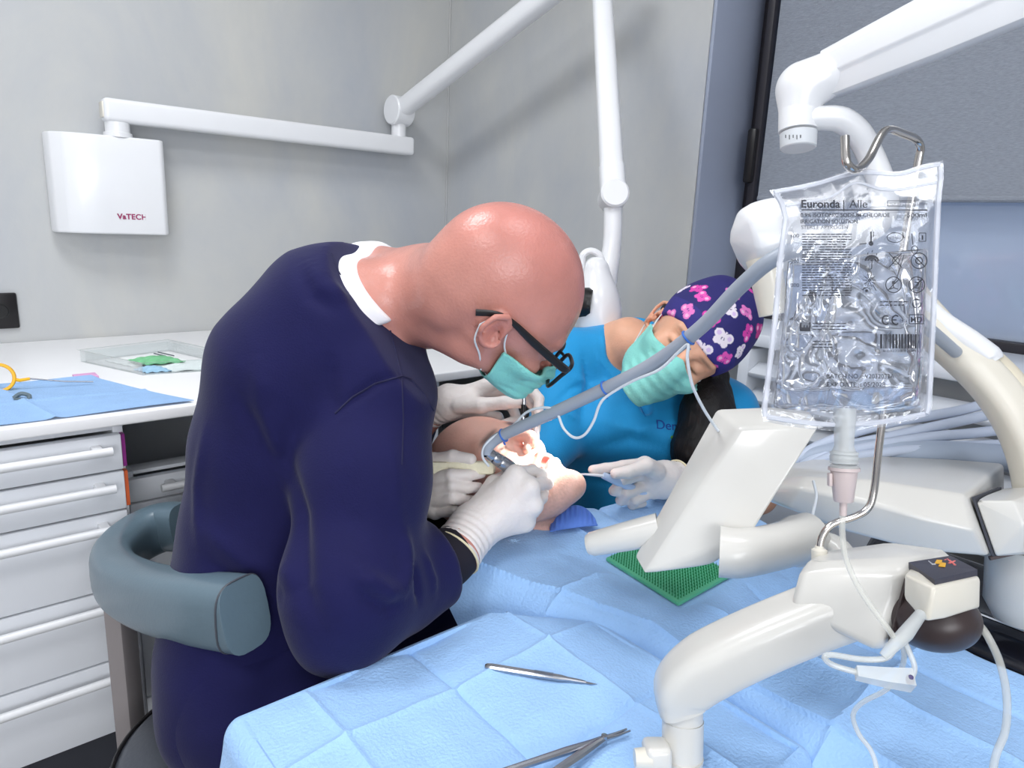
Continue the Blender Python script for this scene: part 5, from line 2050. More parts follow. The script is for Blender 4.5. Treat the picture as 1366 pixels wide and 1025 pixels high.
b = MB().tube([P(960, 736, 0.80), P(985, 738, 0.795), P(1020, 733, 0.80), P(1055, 724, 0.81), P(1080, 716, 0.825)], [0.029, 0.028, 0.0265, 0.0265, 0.0285], 28, smooth_n=5)
b.build('neck', M['unit'], mo)
MB().sphere(P(1066, 722, 0.822), 0.0305, n=32).build('ball_joint', M['unit'], mo)
b = MB()
for a0_ in np.linspace(0, 2 * math.pi, 30)[:-1]:
    pass
MB().tube([P(1074, 718, 0.83), P(1120, 735, 0.80), P(1150, 790, 0.75)], 0.014, 12, smooth_n=4).build('neck_link', M['unit'], mo)
b = MB().tube([P(784, 727, 0.90), P(790, 726, 0.898), P(835, 716, 0.89), P(880, 706, 0.88)], [0.0125, 0.0155, 0.0185, 0.0205], 24)
b.build('handle', M['unit'], mo)

# ------------------------------------------------------------------ irrigation pump on its support arm
pu = thing('irrigation_pump', 'white peristaltic irrigation pump on a bent white support arm', 'pump', (0.545, 0.34, 0.0))
ppts = [P(1052, 815, 0.66), P(1069, 752, 0.665), P(1204, 764, 0.62), P(1175, 873, 0.62),
        P(1096, 734, 0.70), P(1185, 722, 0.70), P(1277, 735, 0.70), P(1279, 757, 0.66), P(1270, 800, 0.70), P(1190, 850, 0.72), P(1070, 790, 0.73), P(1230, 745, 0.63)]
MB().hull(ppts, 0.008, 4, 14).build('housing', M['unit'], pu, auto=40)
# dark recess and motor head
b = MB().hull([P(1206, 770, 0.622), P(1272, 755, 0.655), P(1262, 812, 0.655), P(1182, 862, 0.622), P(1210, 772, 0.615), P(1270, 760, 0.64), P(1258, 805, 0.64), P(1186, 856, 0.615)], 0.002)
b.build('recess', mat('dark_brown_plastic', (52, 42, 42), 0.45), pu)
mh = MB().hull([P(1207, 766, 0.60), P(1246, 785, 0.57), P(1240, 829, 0.572), P(1230, 828, 0.577), P(1206, 800, 0.60), P(1308, 770, 0.60), P(1307, 812, 0.60), P(1262, 826, 0.578), P(1272, 752, 0.64), P(1215, 756, 0.635), P(1300, 800, 0.625)], 0.004, 3, 14)
mh.build('motor_cover', M['cream'], pu, auto=40)
PANQ = [P(1212, 757, 0.627), P(1247, 781, 0.577), P(1304, 767, 0.603), P(1268, 748, 0.64)]
pn = nrmz(np.cross(P(1247, 780, 0.577) - P(1212, 757, 0.627), P(1302, 766, 0.603) - P(1212, 757, 0.627)))
if pn[2] < 0:
    pn = -pn
pan = MB().prism([q - pn * 0.002 for q in PANQ], pn * 0.0065).build('key_panel', mat('charcoal_membrane', (62, 62, 74), 0.45), pu)


def on_panel(px, py, lift=0.0046):
    o = np.array([0, 0, CAM_H])
    r = P(px, py, 1.0) - o
    p0 = P(1212, 757, 0.627)
    t = ((p0 - o) @ pn) / (r @ pn)
    return o + r * t + pn * lift


b = MB()
for (x, y) in ((1257, 762), (1252, 758)):
    b.prism([on_panel(x - 5, y + 1), on_panel(x + 4, y + 2), on_panel(x + 5, y - 3), on_panel(x - 2, y - 4)], pn * 0.0006)
b.build('amber_key', mat('amber_key', (226, 172, 48), 0.5), pan)
b = MB()
for (x, y) in ((1270, 758), (1264, 754)):
    b.tube([on_panel(x - 4, y + 1), on_panel(x + 4, y - 2)], 0.0010, 6)
    b.tube([on_panel(x - 3, y - 3), on_panel(x + 4, y + 3)], 0.0010, 6)
b.build('red_key', mat('pale_red_key', (222, 120, 116), 0.5), pan)
MB().tube([on_panel(1239, 756), on_panel(1244, 760), on_panel(1248, 760)], 0.0007, 6).build('grey_key', M['silver'], pan)
rot = lambda p: np.maximum(d_ell(p, P(1247, 822, 0.625), (0.043, 0.032, 0.040), np.stack([RT, UP, FW])), 0) if False else d_ell(p, P(1243, 823, 0.625), (0.038, 0.029, 0.040), np.stack([RT, UP, FW]))
solid_obj('rotor_cover', rot, P(1246, 824, 0.625) - 0.06, P(1246, 824, 0.625) + 0.06, 0.0025, mat('brown_black_plastic', (56, 46, 46), 0.35), pu)
b = MB()
b.tube([P(910, 1010, 0.70), P(911, 960, 0.70)], 0.0205, 28)
b.tube([P(911, 960, 0.70), P(911, 938, 0.70)], 0.0198, 28)
q = P(909, 1025, 0.70)
b.tube([(q[0], q[1], 0.0), (q[0], q[1], 0.74)], 0.0202, 28)
b.build('column', M['unit'], pu)
b = MB()
b.tube([P(911, 946, 0.70), P(908, 935, 0.70), P(912, 915, 0.697), P(945, 888, 0.69), P(1010, 856, 0.68), P(1085, 825, 0.672), P(1120, 812, 0.67)],
       [0.0235, 0.0245, 0.027, 0.029, 0.0285, 0.028, 0.028], 32, smooth_n=5, flat=(1.0, nrmz(FW * [1, 1, 0]), 0.62))
b.build('support_arm', M['unit'], pu)
b = MB()
b.obox(P(876, 1012, 0.685), RT, UP, FW, 0.026, 0.032, 0.03, 0.006, 3)
b.build('clamp', M['unit'], pu)
MB().lathe(P(852, 1012, 0.68), RT, [(-0.004, 0.0), (-0.004, 0.009), (0.012, 0.011), (0.014, 0.0)], 18).build('clamp_knob', M['cream'], pu)
MB().obox((q[0], q[1], 0.012), (1, 0, 0), (0, 1, 0), (0, 0, 1), 0.34, 0.34, 0.024, 0.01, 3).build('floor_base', M['white'], pu)
MB().box((q[0] - 0.19, q[1] - 0.02, TZ - 0.06), (q[0] + 0.02, q[1] + 0.02, TZ - 0.035), 0.006).build('table_bracket', M['white'], pu)

# ------------------------------------------------------------------ chrome hook pole
hp_ = thing('drip_pole', 'bent chrome pole with a hooked top rising from the pump', 'drip pole', P(1094, 738, 0.69))
pole = [(1093, 745, 0.69), (1096, 718, 0.69), (1110, 700, 0.69), (1140, 690, 0.69), (1158, 678, 0.69), (1166, 655, 0.69), (1172, 600, 0.682), (1182, 520, 0.672), (1196, 400, 0.662), (1212, 290, 0.652), (1225, 215, 0.645),
        (1228, 198, 0.642), (1222, 186, 0.636), (1204, 178, 0.622), (1188, 173, 0.61), (1178, 177, 0.602), (1169, 192, 0.594), (1160, 210, 0.586), (1150, 222, 0.578), (1140, 226, 0.572), (1131, 220, 0.568), (1128, 208, 0.567), (1127, 182, 0.567)]
b = MB().tube([P(*t) for t in pole], 0.0036, 14, smooth_n=4)
b.build('rod', M['chrome'], hp_)
MB().lathe(P(1093, 750, 0.69), UP, [(0, 0.0075), (0.012, 0.0075), (0.014, 0.0045), (0.016, 0.004)], 18).build('socket', M['cream'], hp_)

# ------------------------------------------------------------------ saline bag
bg = thing('saline_bag', 'clear crinkled saline bag hanging from the chrome hook', 'saline bag', P(1138, 400, 0.575))
LX = [(0.0, 1026, 254), (0.06, 1038, 270), (0.12, 1044, 292), (0.3, 1036, 350), (0.5, 1030, 425), (0.75, 1021, 500), (0.93, 1015, 546), (1.0, 1018, 562)]
RX = [(0.0, 1258, 214), (0.06, 1259, 236), (0.12, 1256, 262), (0.3, 1253, 330), (0.5, 1250, 410), (0.75, 1246, 490), (0.93, 1243, 545), (1.0, 1238, 556)]


def interp(tab, v):
    for (a, x0_, y0_), (b_, x1_, y1_) in zip(tab, tab[1:]):
        if v <= b_:
            t = (v - a) / (b_ - a)
            return x0_ + (x1_ - x0_) * t, y0_ + (y1_ - y0_) * t
    return tab[-1][1], tab[-1][2]


def bag_mid(u, v):
    (lx, ly), (rx, ry) = interp(LX, v), interp(RX, v)
    x, y = lx + (rx - lx) * u, ly + (ry - ly) * u
    y += (-8 * math.exp(-((u - 0.47) / 0.16) ** 2) + 5 * math.exp(-((u - 0.75) / 0.1) ** 2)) * max(0, 1 - v * 8)
    y += 16 * math.sin(math.pi * u) * max(0, (v - 0.8) / 0.2)
    return x, y


def bag_thick(u, v):
    e = max(0.0, min(u - 0.055, 0.945 - u)) / 0.445
    e = min(1.0, e) ** 0.45 if e > 0 else 0
    a = max(0.0, min((v - 0.13) / 0.45, 1.0)) ** 0.8 * max(0.0, min((0.925 - v) / 0.10, 1.0)) ** 0.6
    return 0.019 * e * a


def bag_d(u, v):
    return 0.578 + 0.010 * (1 - v) * 0 + 0.03 * (v - 0.3) * 0 - 0.012 * (u - 0.5)


def wr(u, v, s, k=1.0):
    w = max(0.0, min((v - 0.16) / 0.25, 1))
    a = nz3(u * 1.2 + 0.7 * nz3(u, v, 3, s), v * 1.5, 6, s)
    b_ = nz3(u * 1.0 + v * 0.6, v * 1.6 - u * 0.5, 13, s + 4)
    ridge = 1 - 2 * abs(a)
    return k * (0.0028 * w * ridge + 0.0016 * w * b_ + 0.0003 * nz3(u, v, 20, s + 9) + 0.0012 * (1 - w) * nz3(u, v * 0.5, 8, s + 2))


def film_pt(u, v, side):
    x, y = bag_mid(u, v)
    t = bag_thick(u, v)
    rim = min(1, min(u, 1 - u) / 0.06, (1 - v) / 0.06) if min(u, 1 - u, 1 - v) > 0 else 0
    pinch = 0.010 * math.exp(-((u - 0.47) / 0.12) ** 2) * max(0, 1 - v * 7)
    d = bag_d(u, v) - side * (t + 0.0009) + pinch * 0.4 - side * wr(u, v, 3.0 if side > 0 else 11.0) * rim
    d += 0.004 * nz3(v, u * 0.3, 5, 21)
    return P(x, y, d)


NU, NV = 90, 120
b = MB()
b.grid(lambda i, j: film_pt(i / NU, j / NV, 1), NU, NV)
b.grid(lambda i, j: film_pt(1 - i / NU, j / NV, -1), NU, NV)
bmesh.ops.remove_doubles(b.bm, verts=b.bm.verts[:], dist=0.0001)
film_m = bpy.data.materials.new('clear_crinkled_film')
film_m.use_nodes = True
_N, _L = film_m.node_tree.nodes, film_m.node_tree.links
_N.remove(_N['Principled BSDF'])
_g = _N.new('ShaderNodeBsdfGlossy'); _g.inputs['Roughness'].default_value = 0.10
_t = _N.new('ShaderNodeBsdfTransparent'); _t.inputs['Color'].default_value = (0.96, 0.97, 0.99, 1)
_d = _N.new('ShaderNodeBsdfTranslucent'); _d.inputs['Color'].default_value = (0.85, 0.87, 0.93, 1)
_d2 = _N.new('ShaderNodeBsdfDiffuse'); _d2.inputs['Color'].default_value = (0.85, 0.87, 0.93, 1)
_lw = _N.new('ShaderNodeLayerWeight'); _lw.inputs['Blend'].default_value = 0.3
_tc = _N.new('ShaderNodeTexCoord')
_nz = _N.new('ShaderNodeTexNoise'); _nz.inputs['Scale'].default_value = 38; _nz.inputs['Distortion'].default_value = 1.0
_bp = _N.new('ShaderNodeBump'); _bp.inputs['Strength'].default_value = 0.2; _bp.inputs['Distance'].default_value = 0.004
_L.new(_tc.outputs['Object'], _nz.inputs['Vector'])
_L.new(_nz.outputs['Fac'], _bp.inputs['Height']); _L.new(_bp.outputs['Normal'], _g.inputs['Normal']); _L.new(_bp.outputs['Normal'], _lw.inputs['Normal'])
_m = _N.new('ShaderNodeMixShader'); _m2 = _N.new('ShaderNodeMixShader'); _m2.inputs[0].default_value = 0.11  # milky share whitens the film in place of bright reflections
_m3 = _N.new('ShaderNodeMixShader'); _m3.inputs[0].default_value = 0.5
_mr = _N.new('ShaderNodeMapRange'); _mr.inputs['To Min'].default_value = 0.06; _mr.inputs['To Max'].default_value = 0.85
_L.new(_lw.outputs['Facing'], _mr.inputs['Value'])
_L.new(_d.outputs[0], _m3.inputs[1]); _L.new(_d2.outputs[0], _m3.inputs[2])
_L.new(_t.outputs[0], _m2.inputs[1]); _L.new(_m3.outputs[0], _m2.inputs[2])
_L.new(_mr.outputs['Result'], _m.inputs[0]); _L.new(_m2.outputs[0], _m.inputs[1]); _L.new(_g.outputs[0], _m.inputs[2])
_L.new(_m.outputs[0], _N['Material Output'].inputs[0])
film = b.build('film', film_m, bg, auto=None)

# the liquid inside
def liq_pt(u, v, side):
    uu, vv = 0.07 + 0.86 * u, 0.30 + 0.615 * v
    x, y = bag_mid(uu, vv)
    t = bag_thick(uu, vv) * 0.86
    e = min(1, min(u, 1 - u) / 0.05, v / 0.03, (1 - v) / 0.05)
    w = nz3(uu * 0.9 + 0.5 * nz3(uu, vv, 2.5, 1), vv * 1.4 - 0.7 * uu, 3.6, 5 + side)
    w2 = nz3(uu * 0.8 + 0.8 * vv, vv * 1.5, 6, 2 + side)
    amp = 0.35 + 0.65 * min(1, v / 0.35)
    disp = (0.0062 * (abs(w) - 0.2) + 0.0014 * w2) * amp * e
    return P(x, y, bag_d(uu, vv) - side * max(t * max(0.05, min(1, e * 1.5)) + disp * e, 0.0004) + 0.004 * nz3(vv, uu * 0.3, 5, 21))


b = MB()
NU, NV = 100, 110
b.grid(lambda i, j: liq_pt(i / NU, j / NV, 1), NU, NV)
b.grid(lambda i, j: liq_pt(1 - i / NU, j / NV, -1), NU, NV)
bmesh.ops.remove_doubles(b.bm, verts=b.bm.verts[:], dist=0.0009)
bmesh.ops.recalc_face_normals(b.bm, faces=b.bm.faces[:])
liq_m = mat('clear_saline', (243, 247, 255), 0.0, var=0.0, trans=1.0, ior=1.30)
b.build('saline', liq_m, bg, auto=None)
# heat seals round the rim and the hanging eyelet
seal_m = mat('milky_seal', (228, 232, 242), 0.3, var=0.02, alpha=0.55)
b = MB()
for tab, s in ((LX, 0.02), (RX, 0.98)):
    b.tube([film_pt(s, v, 1) for v in np.linspace(0.02, 0.97, 40)], 0.0022, 6)
b.tube([film_pt(u_, 0.97, 1) for u_ in np.linspace(0.03, 0.97, 40)], 0.0022, 6)
b.tube([film_pt(u_, 0.012, 1) for u_ in np.linspace(0.02, 0.98, 40)], 0.0018, 6)
b.tube([film_pt(u_, 0.075 - 0.03 * math.exp(-((u_ - .47) / .1) ** 2), 1) for u_ in np.linspace(0.04, 0.96, 40)], 0.0012, 6)
b.build('heat_seal', seal_m, film)

# printed label
ink_d = mat('black_grey_ink', (52, 54, 62), 0.6, var=0.02)


def px_to_film(x, y, lift=0.0022):
    v = 0.5
    for _ in range(12):
        u = 0.5
        for _ in range(2):
            (lx, ly), (rx, ry) = interp(LX, v), interp(RX, v)
            u = min(0.98, max(0.02, (x - lx) / (rx - lx)))
        xm, ym = bag_mid(u, v)
        v = min(0.97, max(0.02, v + (y - ym) / 330))
    t = bag_thick(u, v)
    d = bag_d(u, v) - (t + 0.0009) - wr(u, v, 3.0) + 0.004 * nz3(v, u * 0.3, 5, 21)
    return P(x, y, d - lift)


pr = MB()


def ptext(body, x, y, h, width=None, bold=0.0, shear=0.0, space=1.0):
    """lettering at pixel position on the film, h = cap height, width = fitted length"""
    me = text_mesh(body, h / 0.72, (0, 0, 0), (1, 0, 0), (0, 1, 0), depth=0.0, bold=bold, shear=shear, space=space)
    if len(me.vertices):
        xs = [v.co.x for v in me.vertices]
        k = (width / (max(xs) - min(xs))) if width else 1.0
        m0 = min(xs)
        for v in me.vertices:
            v.co = V(px_to_film(x + (v.co.x - m0) * k, y - v.co.y + (v.co.x - m0) * k * 0.0))
        pr.bm.from_mesh(me)
    bpy.data.meshes.remove(me)


def pbox(x0_, y0_, x1_, y1_):
    n_ = max(1, int((x1_ - x0_) / 12))
    for k in range(n_):
        a, c = x0_ + (x1_ - x0_) * k / n_, x0_ + (x1_ - x0_) * (k + 1) / n_
        vs__ = [pr.bm.verts.new(V(px_to_film(*t))) for t in ((a, y0_), (c, y0_), (c, y1_), (a, y1_))]
        pr.bm.faces.new(vs__)


def pline(pts, w=0.9):
    for (xa, ya), (xb, yb_) in zip(pts, pts[1:]):
        L = math.hypot(xb - xa, yb_ - ya) or 1
        nx_, ny_ = -(yb_ - ya) / L * w / 2, (xb - xa) / L * w / 2
        vs__ = [pr.bm.verts.new(V(px_to_film(*t))) for t in ((xa + nx_, ya + ny_), (xb + nx_, yb_ + ny_), (xb - nx_, yb_ - ny_), (xa - nx_, ya - ny_))]
        pr.bm.faces.new(vs__)


def pcirc(x, y, r, w=1.0, n_=20, a0=0, a1=2 * math.pi, sx=1.0):
    pline([(x + r * sx * math.cos(a0 + (a1 - a0) * k / n_), y + r * math.sin(a0 + (a1 - a0) * k / n_)) for k in range(n_ + 1)], w)


ptext('Euronda', 1069, 277, 10.5, 52, bold=0.35)
ptext('|', 1125, 278, 11, 1.4, bold=0.3)
ptext('Alle', 1133, 277, 10.5, 24)
ptext('®', 1158, 271, 4, 4)
pline([(1184, 268), (1221, 268), (1221, 275), (1184, 275), (1184, 268)], 0.8)
ptext('*FOR IRRIGATION', 1186, 273.5, 3.2, 33)
ptext('500ml', 1223, 273.5, 3.2, 14)
pbox(1069, 279.5, 1237, 281)
ptext('0.9% ISOTONIC SODIUM CHLORIDE', 1068, 289.5, 5.2, 119, bold=0.12)
ptext('IRRIGATION SOLUTION', 1068, 298, 5.2, 76, bold=0.12)
ptext('STERILE APYROGEN', 1069, 305.5, 4.6, 62)
ptext('500ml', 1210, 290, 6, 26, bold=0.15)
rng = np.random.RandomState(5)
y = 312.0
while y < 396:
    x = 1070.0
    xe = 1136 if (y < 320 or y > 332) else 1128
    while x < xe:
        w_ = rng.uniform(3, 9)
        w_ = min(w_, xe - x)
        if rng.rand() > 0.1:
            pbox(x, y, x + w_, y + 1.3)
        x += w_ + 1.3
    y += 3.4
for t, yy in (('100', 317), ('200', 351), ('300', 383), ('400', 428)):
    ptext(t, 1055, yy, 5, 11)
# pictograms
pline([(1162, 309), (1162, 326)], 2.0); pcirc(1162, 325, 2.2, 2.2); pline([(1146, 326), (1156, 325)], 1.0); pline([(1165, 309), (1165, 316)], 1.0)
pcirc(1194, 317, 6.5, 1.0, sx=1.65); ptext('STERILE', 1187, 319, 3.4, 15); pline([(1204, 310), (1206, 318)], 1)
pline([(1226, 311), (1235, 311), (1235, 322), (1226, 322), (1226, 311)], 1.0); pbox(1229.5, 314, 1231.5, 320)
pcirc(1220, 333, 5, 1.0, sx=0.85); pline([(1218, 327), (1216, 312)], 1.2)
for k in range(9):
    a0_, a1_ = math.pi + math.pi * k / 9, math.pi + math.pi * (k + 1) / 9
    for r_ in (1.5, 4, 6.5):
        pcirc(1163, 348, r_, 2.8, 1, a0_, a1_, sx=1.3)
pline([(1163, 348), (1163, 358), (1161, 359.5)], 1.2)
for (x, yy) in ((1158, 337), (1164, 334), (1170, 338)):
    pline([(x, yy), (x - 1, yy + 3)], 1)
pline([(1186, 338), (1203, 357)], 1.2); pline([(1203, 338), (1186, 357)], 1.2); pcirc(1195, 348, 4.5, 1.0); pline([(1191, 344), (1199, 340)], 1)
pline([(1206, 340), (1196, 372), (1190, 380)], 1.0)
pcirc(1226, 348, 10.5, 1.3); pline([(1219, 341), (1233, 355)], 1.3); pcirc(1226, 348, 4.5, 1.5)
for k in range(10):
    a = 2 * math.pi * k / 10
    pline([(1160 + 3 * math.cos(a), 374 + 3 * math.sin(a)), (1160 + 9 * math.cos(a), 374 + 9 * math.sin(a))], 0.9)
pcirc(1160, 374, 1.5, 1.5); pcirc(1156, 390, 6, 1.2, 10, math.pi * 1.15, math.pi * 1.85); pcirc(1156, 388, 1.2, 2.4); pline([(1164, 380), (1169, 388)], 1)
pcirc(1192, 380, 10.5, 1.3); pline([(1185, 387), (1199, 373)], 1.3); pcirc(1192, 377, 1.5, 2.0); pline([(1192, 379), (1192, 384), (1187, 386)], 1.2); pline([(1192, 384), (1198, 386)], 1.2)
pcirc(1223, 380, 10.5, 1.3); pline([(1216, 387), (1230, 373)], 1.3); ptext('2', 1219.5, 385, 9.5, 7)
for yy in (402, 406.5):
    x = 1174.0
    while x < 1206:
        w_ = rng.uniform(3, 7)
        pbox(x, yy, x + w_, yy + 1.4)
        x += w_ + 1.4
for k in range(3):
    a = -math.pi / 2 + 2 * math.pi * k / 3
    p_ = [(1223 + 6 * math.cos(a + t), 405 + 6 * math.sin(a + t)) for t in (-0.75, 0.0, 0.75)]
    pline(p_, 1.5)
pcirc(1182, 427, 6, 1.9, 12, 0.28 * math.pi, 1.72 * math.pi, sx=0.85)
pcirc(1195, 427, 6, 1.9, 12, 0.28 * math.pi, 1.72 * math.pi, sx=0.85); pline([(1190.5, 427), (1196, 427)], 1.6)
ptext('0426', 1200, 430, 3.8, 10)
pline([(1213, 420), (1232, 420), (1232, 432), (1213, 432), (1213, 420)], 1.1); ptext('MD', 1215, 430, 7, 15, bold=0.2)
# factory sign and maker's lines
for (a, c, yt) in ((1067, 1081, 437), (1067, 1069.5, 431), (1072, 1073.5, 434), (1076, 1077.5, 434), (1079.5, 1081, 430)):
    pbox(a, yt, c, 442)
for yy in (431, 435, 439, 455, 459, 463):
    x = 1084.0
    xe = 1128 if yy < 450 else 1108
    while x < xe:
        w_ = rng.uniform(3, 8)
        pbox(x, yy, x + w_, yy + 1.2)
        x += w_ + 1.3
x = 1174.0
while x < 1226:
    w_ = rng.choice([0.8, 1.3, 2.0, 2.8])
    pbox(x, 446, x + w_, 465)
    x += w_ + rng.choice([0.8, 1.2, 1.8])
ptext('8 032738 120815', 1178, 470, 3.4, 48)
ptext('BATCH NO  : V2032033A', 1103, 505, 6, 90)
ptext('EXP DATE  : 05/2028', 1103, 516, 6, 78)
pr.build('printed_label', ink_d, film, smooth=False)

# spike, drip chamber and giving set
gs = thing('giving_set', 'clear tubing set with grey drip chamber below the saline bag', 'tubing', P(1125, 640, 0.57))
tube_m = mat('clear_soft_tubing', (226, 226, 218), 0.15, var=0.02, alpha=0.42, coat=0.4)
frost = mat('frosted_plastic', (222, 226, 226), 0.3, var=0.02, alpha=0.5)
dG = 0.575
c0 = P(1127, 545, dG)
ax_d = nrmz(P(1124, 690, dG) - c0)
pxm = dG / F_PX
b = MB().lathe(c0, ax_d, [(0, 14 * pxm), (8 * pxm, 14 * pxm), (50 * pxm, 12 * pxm), (58 * pxm, 15 * pxm), (64 * pxm, 17.5 * pxm), (70 * pxm, 17.5 * pxm)], 28)
b.build('bag_port', frost, gs)
b = MB()
for k in range(4):
    b.lathe(P(1126, 602 + 6 * k, dG), ax_d, [(0, 15 * pxm), (1.5 * pxm, 17.8 * pxm), (4 * pxm, 17.8 * pxm), (5.5 * pxm, 15 * pxm)], 28)
b.build('ribbed_collar', frost, gs)
b = MB().lathe(P(1126, 558, dG), ax_d, [(0, 1.5 * pxm), (10 * pxm, 5.5 * pxm), (44 * pxm, 6 * pxm), (46 * pxm, 0)], 16)
b.build('spike', mat('grey_spike', (168, 172, 178), 0.4), gs)
b = MB().lathe(P(1126, 624, dG), ax_d, [(0, 0), (0, 20 * pxm), (4 * pxm, 20 * pxm), (5 * pxm, 17 * pxm), (44 * pxm, 12.5 * pxm), (46 * pxm, 11 * pxm), (46 * pxm, 5 * pxm), (64 * pxm, 4.5 * pxm), (65 * pxm, 0)], 24)
b.obox(P(1107, 640, dG), RT, UP, FW, 5 * pxm, 18 * pxm, 8 * pxm, 0.001)
b.build('grip_collar', mat('greige_plastic', (205, 190, 188), 0.4), gs)
tr_ = 4.2 * pxm
b = MB().tube([P(*t) for t in ((1124, 688, .575), (1124, 715, .575), (1130, 750, .572), (1146, 785, .568), (1166, 815, .562), (1185, 840, .558), (1196, 856, .556))], 0.0024, 10, smooth_n=5)
b.build('upper_tube', tube_m, gs)
b = MB().tube([P(*t) for t in ((1196, 862, .556), (1182, 878, .556), (1150, 880, .558), (1110, 874, .560), (1100, 878, .560), (1112, 888, .560), (1145, 898, .556))], 0.0024, 10, smooth_n=5)
b.build('looped_tube', tube_m, gs)
b = MB().tube([P(1178, 876, .556), P(1196, 858, .556), P(1208, 846, .558), P(1228, 820, .578)], [0.0034, 0.0052, 0.0058, 0.0046], 14)
b.build('connector', frost, gs)
cl = MB()
cl.tube([P(1142, 898, .556), P(1180, 904, .552), P(1216, 908, .549)], [0.0062, 0.0082, 0.0098], 4, flat=(1.0, UP, 0.9))
clamp = cl.build('roller_clamp', frost, gs, auto=20)
MB().sphere(P(1214, 907, .546), 0.0042, (0.8, 0.8, 1.0), 12).build('roller', mat('violet_roller', (74, 66, 108), 0.4), clamp)
b = MB().tube([P(*t) for t in ((1216, 906, .549), (1220, 890, .552), (1212, 868, .555), (1204, 850, .556))], 0.0022, 10, smooth_n=5)
b.build('return_tube', tube_m, gs)
b = MB().tube([P(*t) for t in ((1202, 850, .557), (1206, 880, .565), (1196, 905, .585), (1180, 922, .60), (1150, 938, .62), (1138, 955, .63), (1146, 980, .63), (1162, 1002, .62), (1170, 1030, .61), (1172, 1080, .60))], 0.0022, 10, smooth_n=5)
b.build('hanging_tube', tube_m, gs)
b = MB().tube([P(*t) for t in ((1302, 828, .61), (1318, 850, .60), (1334, 885, .60), (1343, 930, .60), (1341, 975, .60), (1328, 1010, .60), (1320, 1060, .60))], 0.0032, 12, smooth_n=5)
pt2 = b.build('pump_tube', tube_m, origin=P(1340, 930, .6))
tag(pt2, 'clear soft tube hanging down from the right side of the pump', 'tube')

# ------------------------------------------------------------------ handpiece and its hose
hh = thing('surgical_handpiece', 'steel surgical handpiece on a thick grey hose held by the dentist', 'handpiece', P(660, 610, 1.03))
hose = [(1275, 470, 0.985), (1240, 440, 0.93), (1190, 400, 0.85), (1130, 352, 0.77), (1070, 334, 0.73), (1030, 347, 0.73), (985, 385, 0.76), (935, 437, 0.80), (870, 486, 0.855), (800, 522, 0.91), (735, 552, 0.96), (690, 572, 0.995), (664, 585, 1.015), (651, 597, 1.02), (650, 606, 1.022)]
b = MB().tube([P(*t) for t in hose], [0.0085] * 13 + [0.0082, 0.0078], 18, smooth_n=6)
hs = b.build('hose', mat('grey_silicone_hose', (158, 166, 178), 0.35, var=0.02), hh)
m0, m1 = P(650, 604, 1.022), P(700, 637, 1.055)
axh = nrmz(m1 - m0)
b = MB().lathe(m0, axh, [(0, 0.0), (0, 0.0078), (0.006, 0.0088), (0.010, 0.0088), (0.011, 0.0080), (0.013, 0.0092), (0.024, 0.0098), (0.025, 0.0092), (0.027, 0.0102), (0.042, 0.0105), (0.055, 0.0095), (0.075, 0.0068), (0.078, 0)], 28)
b.build('motor', M['steel'], hh)
n0, n1 = m0 + axh * 0.075, P(722, 625, 1.135)
MB().tube([n0, n0 * 0.5 + n1 * 0.5, n1], [0.006, 0.0045, 0.003], 14, smooth_n=4).build('contra_angle', M['steel'], hh)
tie_m = mat('blue_zip_tie', (58, 112, 200), 0.4)
for (x, y, d, x2, y2, d2) in ((918, 451, 0.812, 930, 441, 0.805), (808, 518, 0.904, 820, 512, 0.895), (672, 581, 1.01, 684, 575, 1.002)):
    c = P(x, y, d)
    a = nrmz(P(x2, y2, d2) - c)
    u = nrmz(np.cross(a, (0.2, 0.3, 0.9)))
    w = np.cross(a, u)
    b = MB().tube([c + 0.0092 * (u * math.cos(t) + w * math.sin(t)) for t in np.linspace(0, 2 * math.pi, 30)[:-1]], 0.0013, 8, closed=True)
    b.tube([c - UP * 0.0095, c - UP * 0.014 + RT * 0.002], 0.0015, 6)
    b.build('cable_tie', tie_m, hs)
# thin irrigation line clipped to the hose
itm = mat('milky_thin_tube', (222, 228, 234), 0.3, var=0.02)
it_ = [(1082, 690, 0.83), (1089, 660, 0.85), (1085, 640, 0.87)]
ln = [(958, 575, 0.86), (940, 548, 0.835), (924, 515, 0.815), (917, 480, 0.808), (918, 460, 0.805), (905, 470, 0.818), (880, 493, 0.842), (845, 508, 0.87), (812, 527, 0.897), (800, 540, 0.905), (792, 562, 0.915), (780, 580, 0.925), (766, 584, 0.935), (752, 572, 0.945), (744, 553, 0.95), (735, 545, 0.955), (716, 545, 0.97), (700, 552, 0.985), (684, 568, 1.0), (660, 582, 1.01), (646, 596, 1.015), (644, 610, 1.02), (652, 622, 1.03)]
b = MB().tube([P(*t) for t in ln], 0.0019, 8, smooth_n=5)
o = b.build('irrigation_line', itm, origin=P(850, 510, 0.87))
tag(o, 'thin milky irrigation line looped under the grey handpiece hose', 'tube')
b = MB().tube([P(*t) for t in ((1092, 748, 0.80), (1086, 718, 0.815), (1084, 690, 0.83), (1089, 662, 0.85), (1085, 642, 0.868))], 0.0018, 8, smooth_n=5)
o = b.build('cable', itm, origin=P(1086, 700, 0.82))
tag(o, 'thin white cable rising beside the ball joint of the monitor', 'cable')

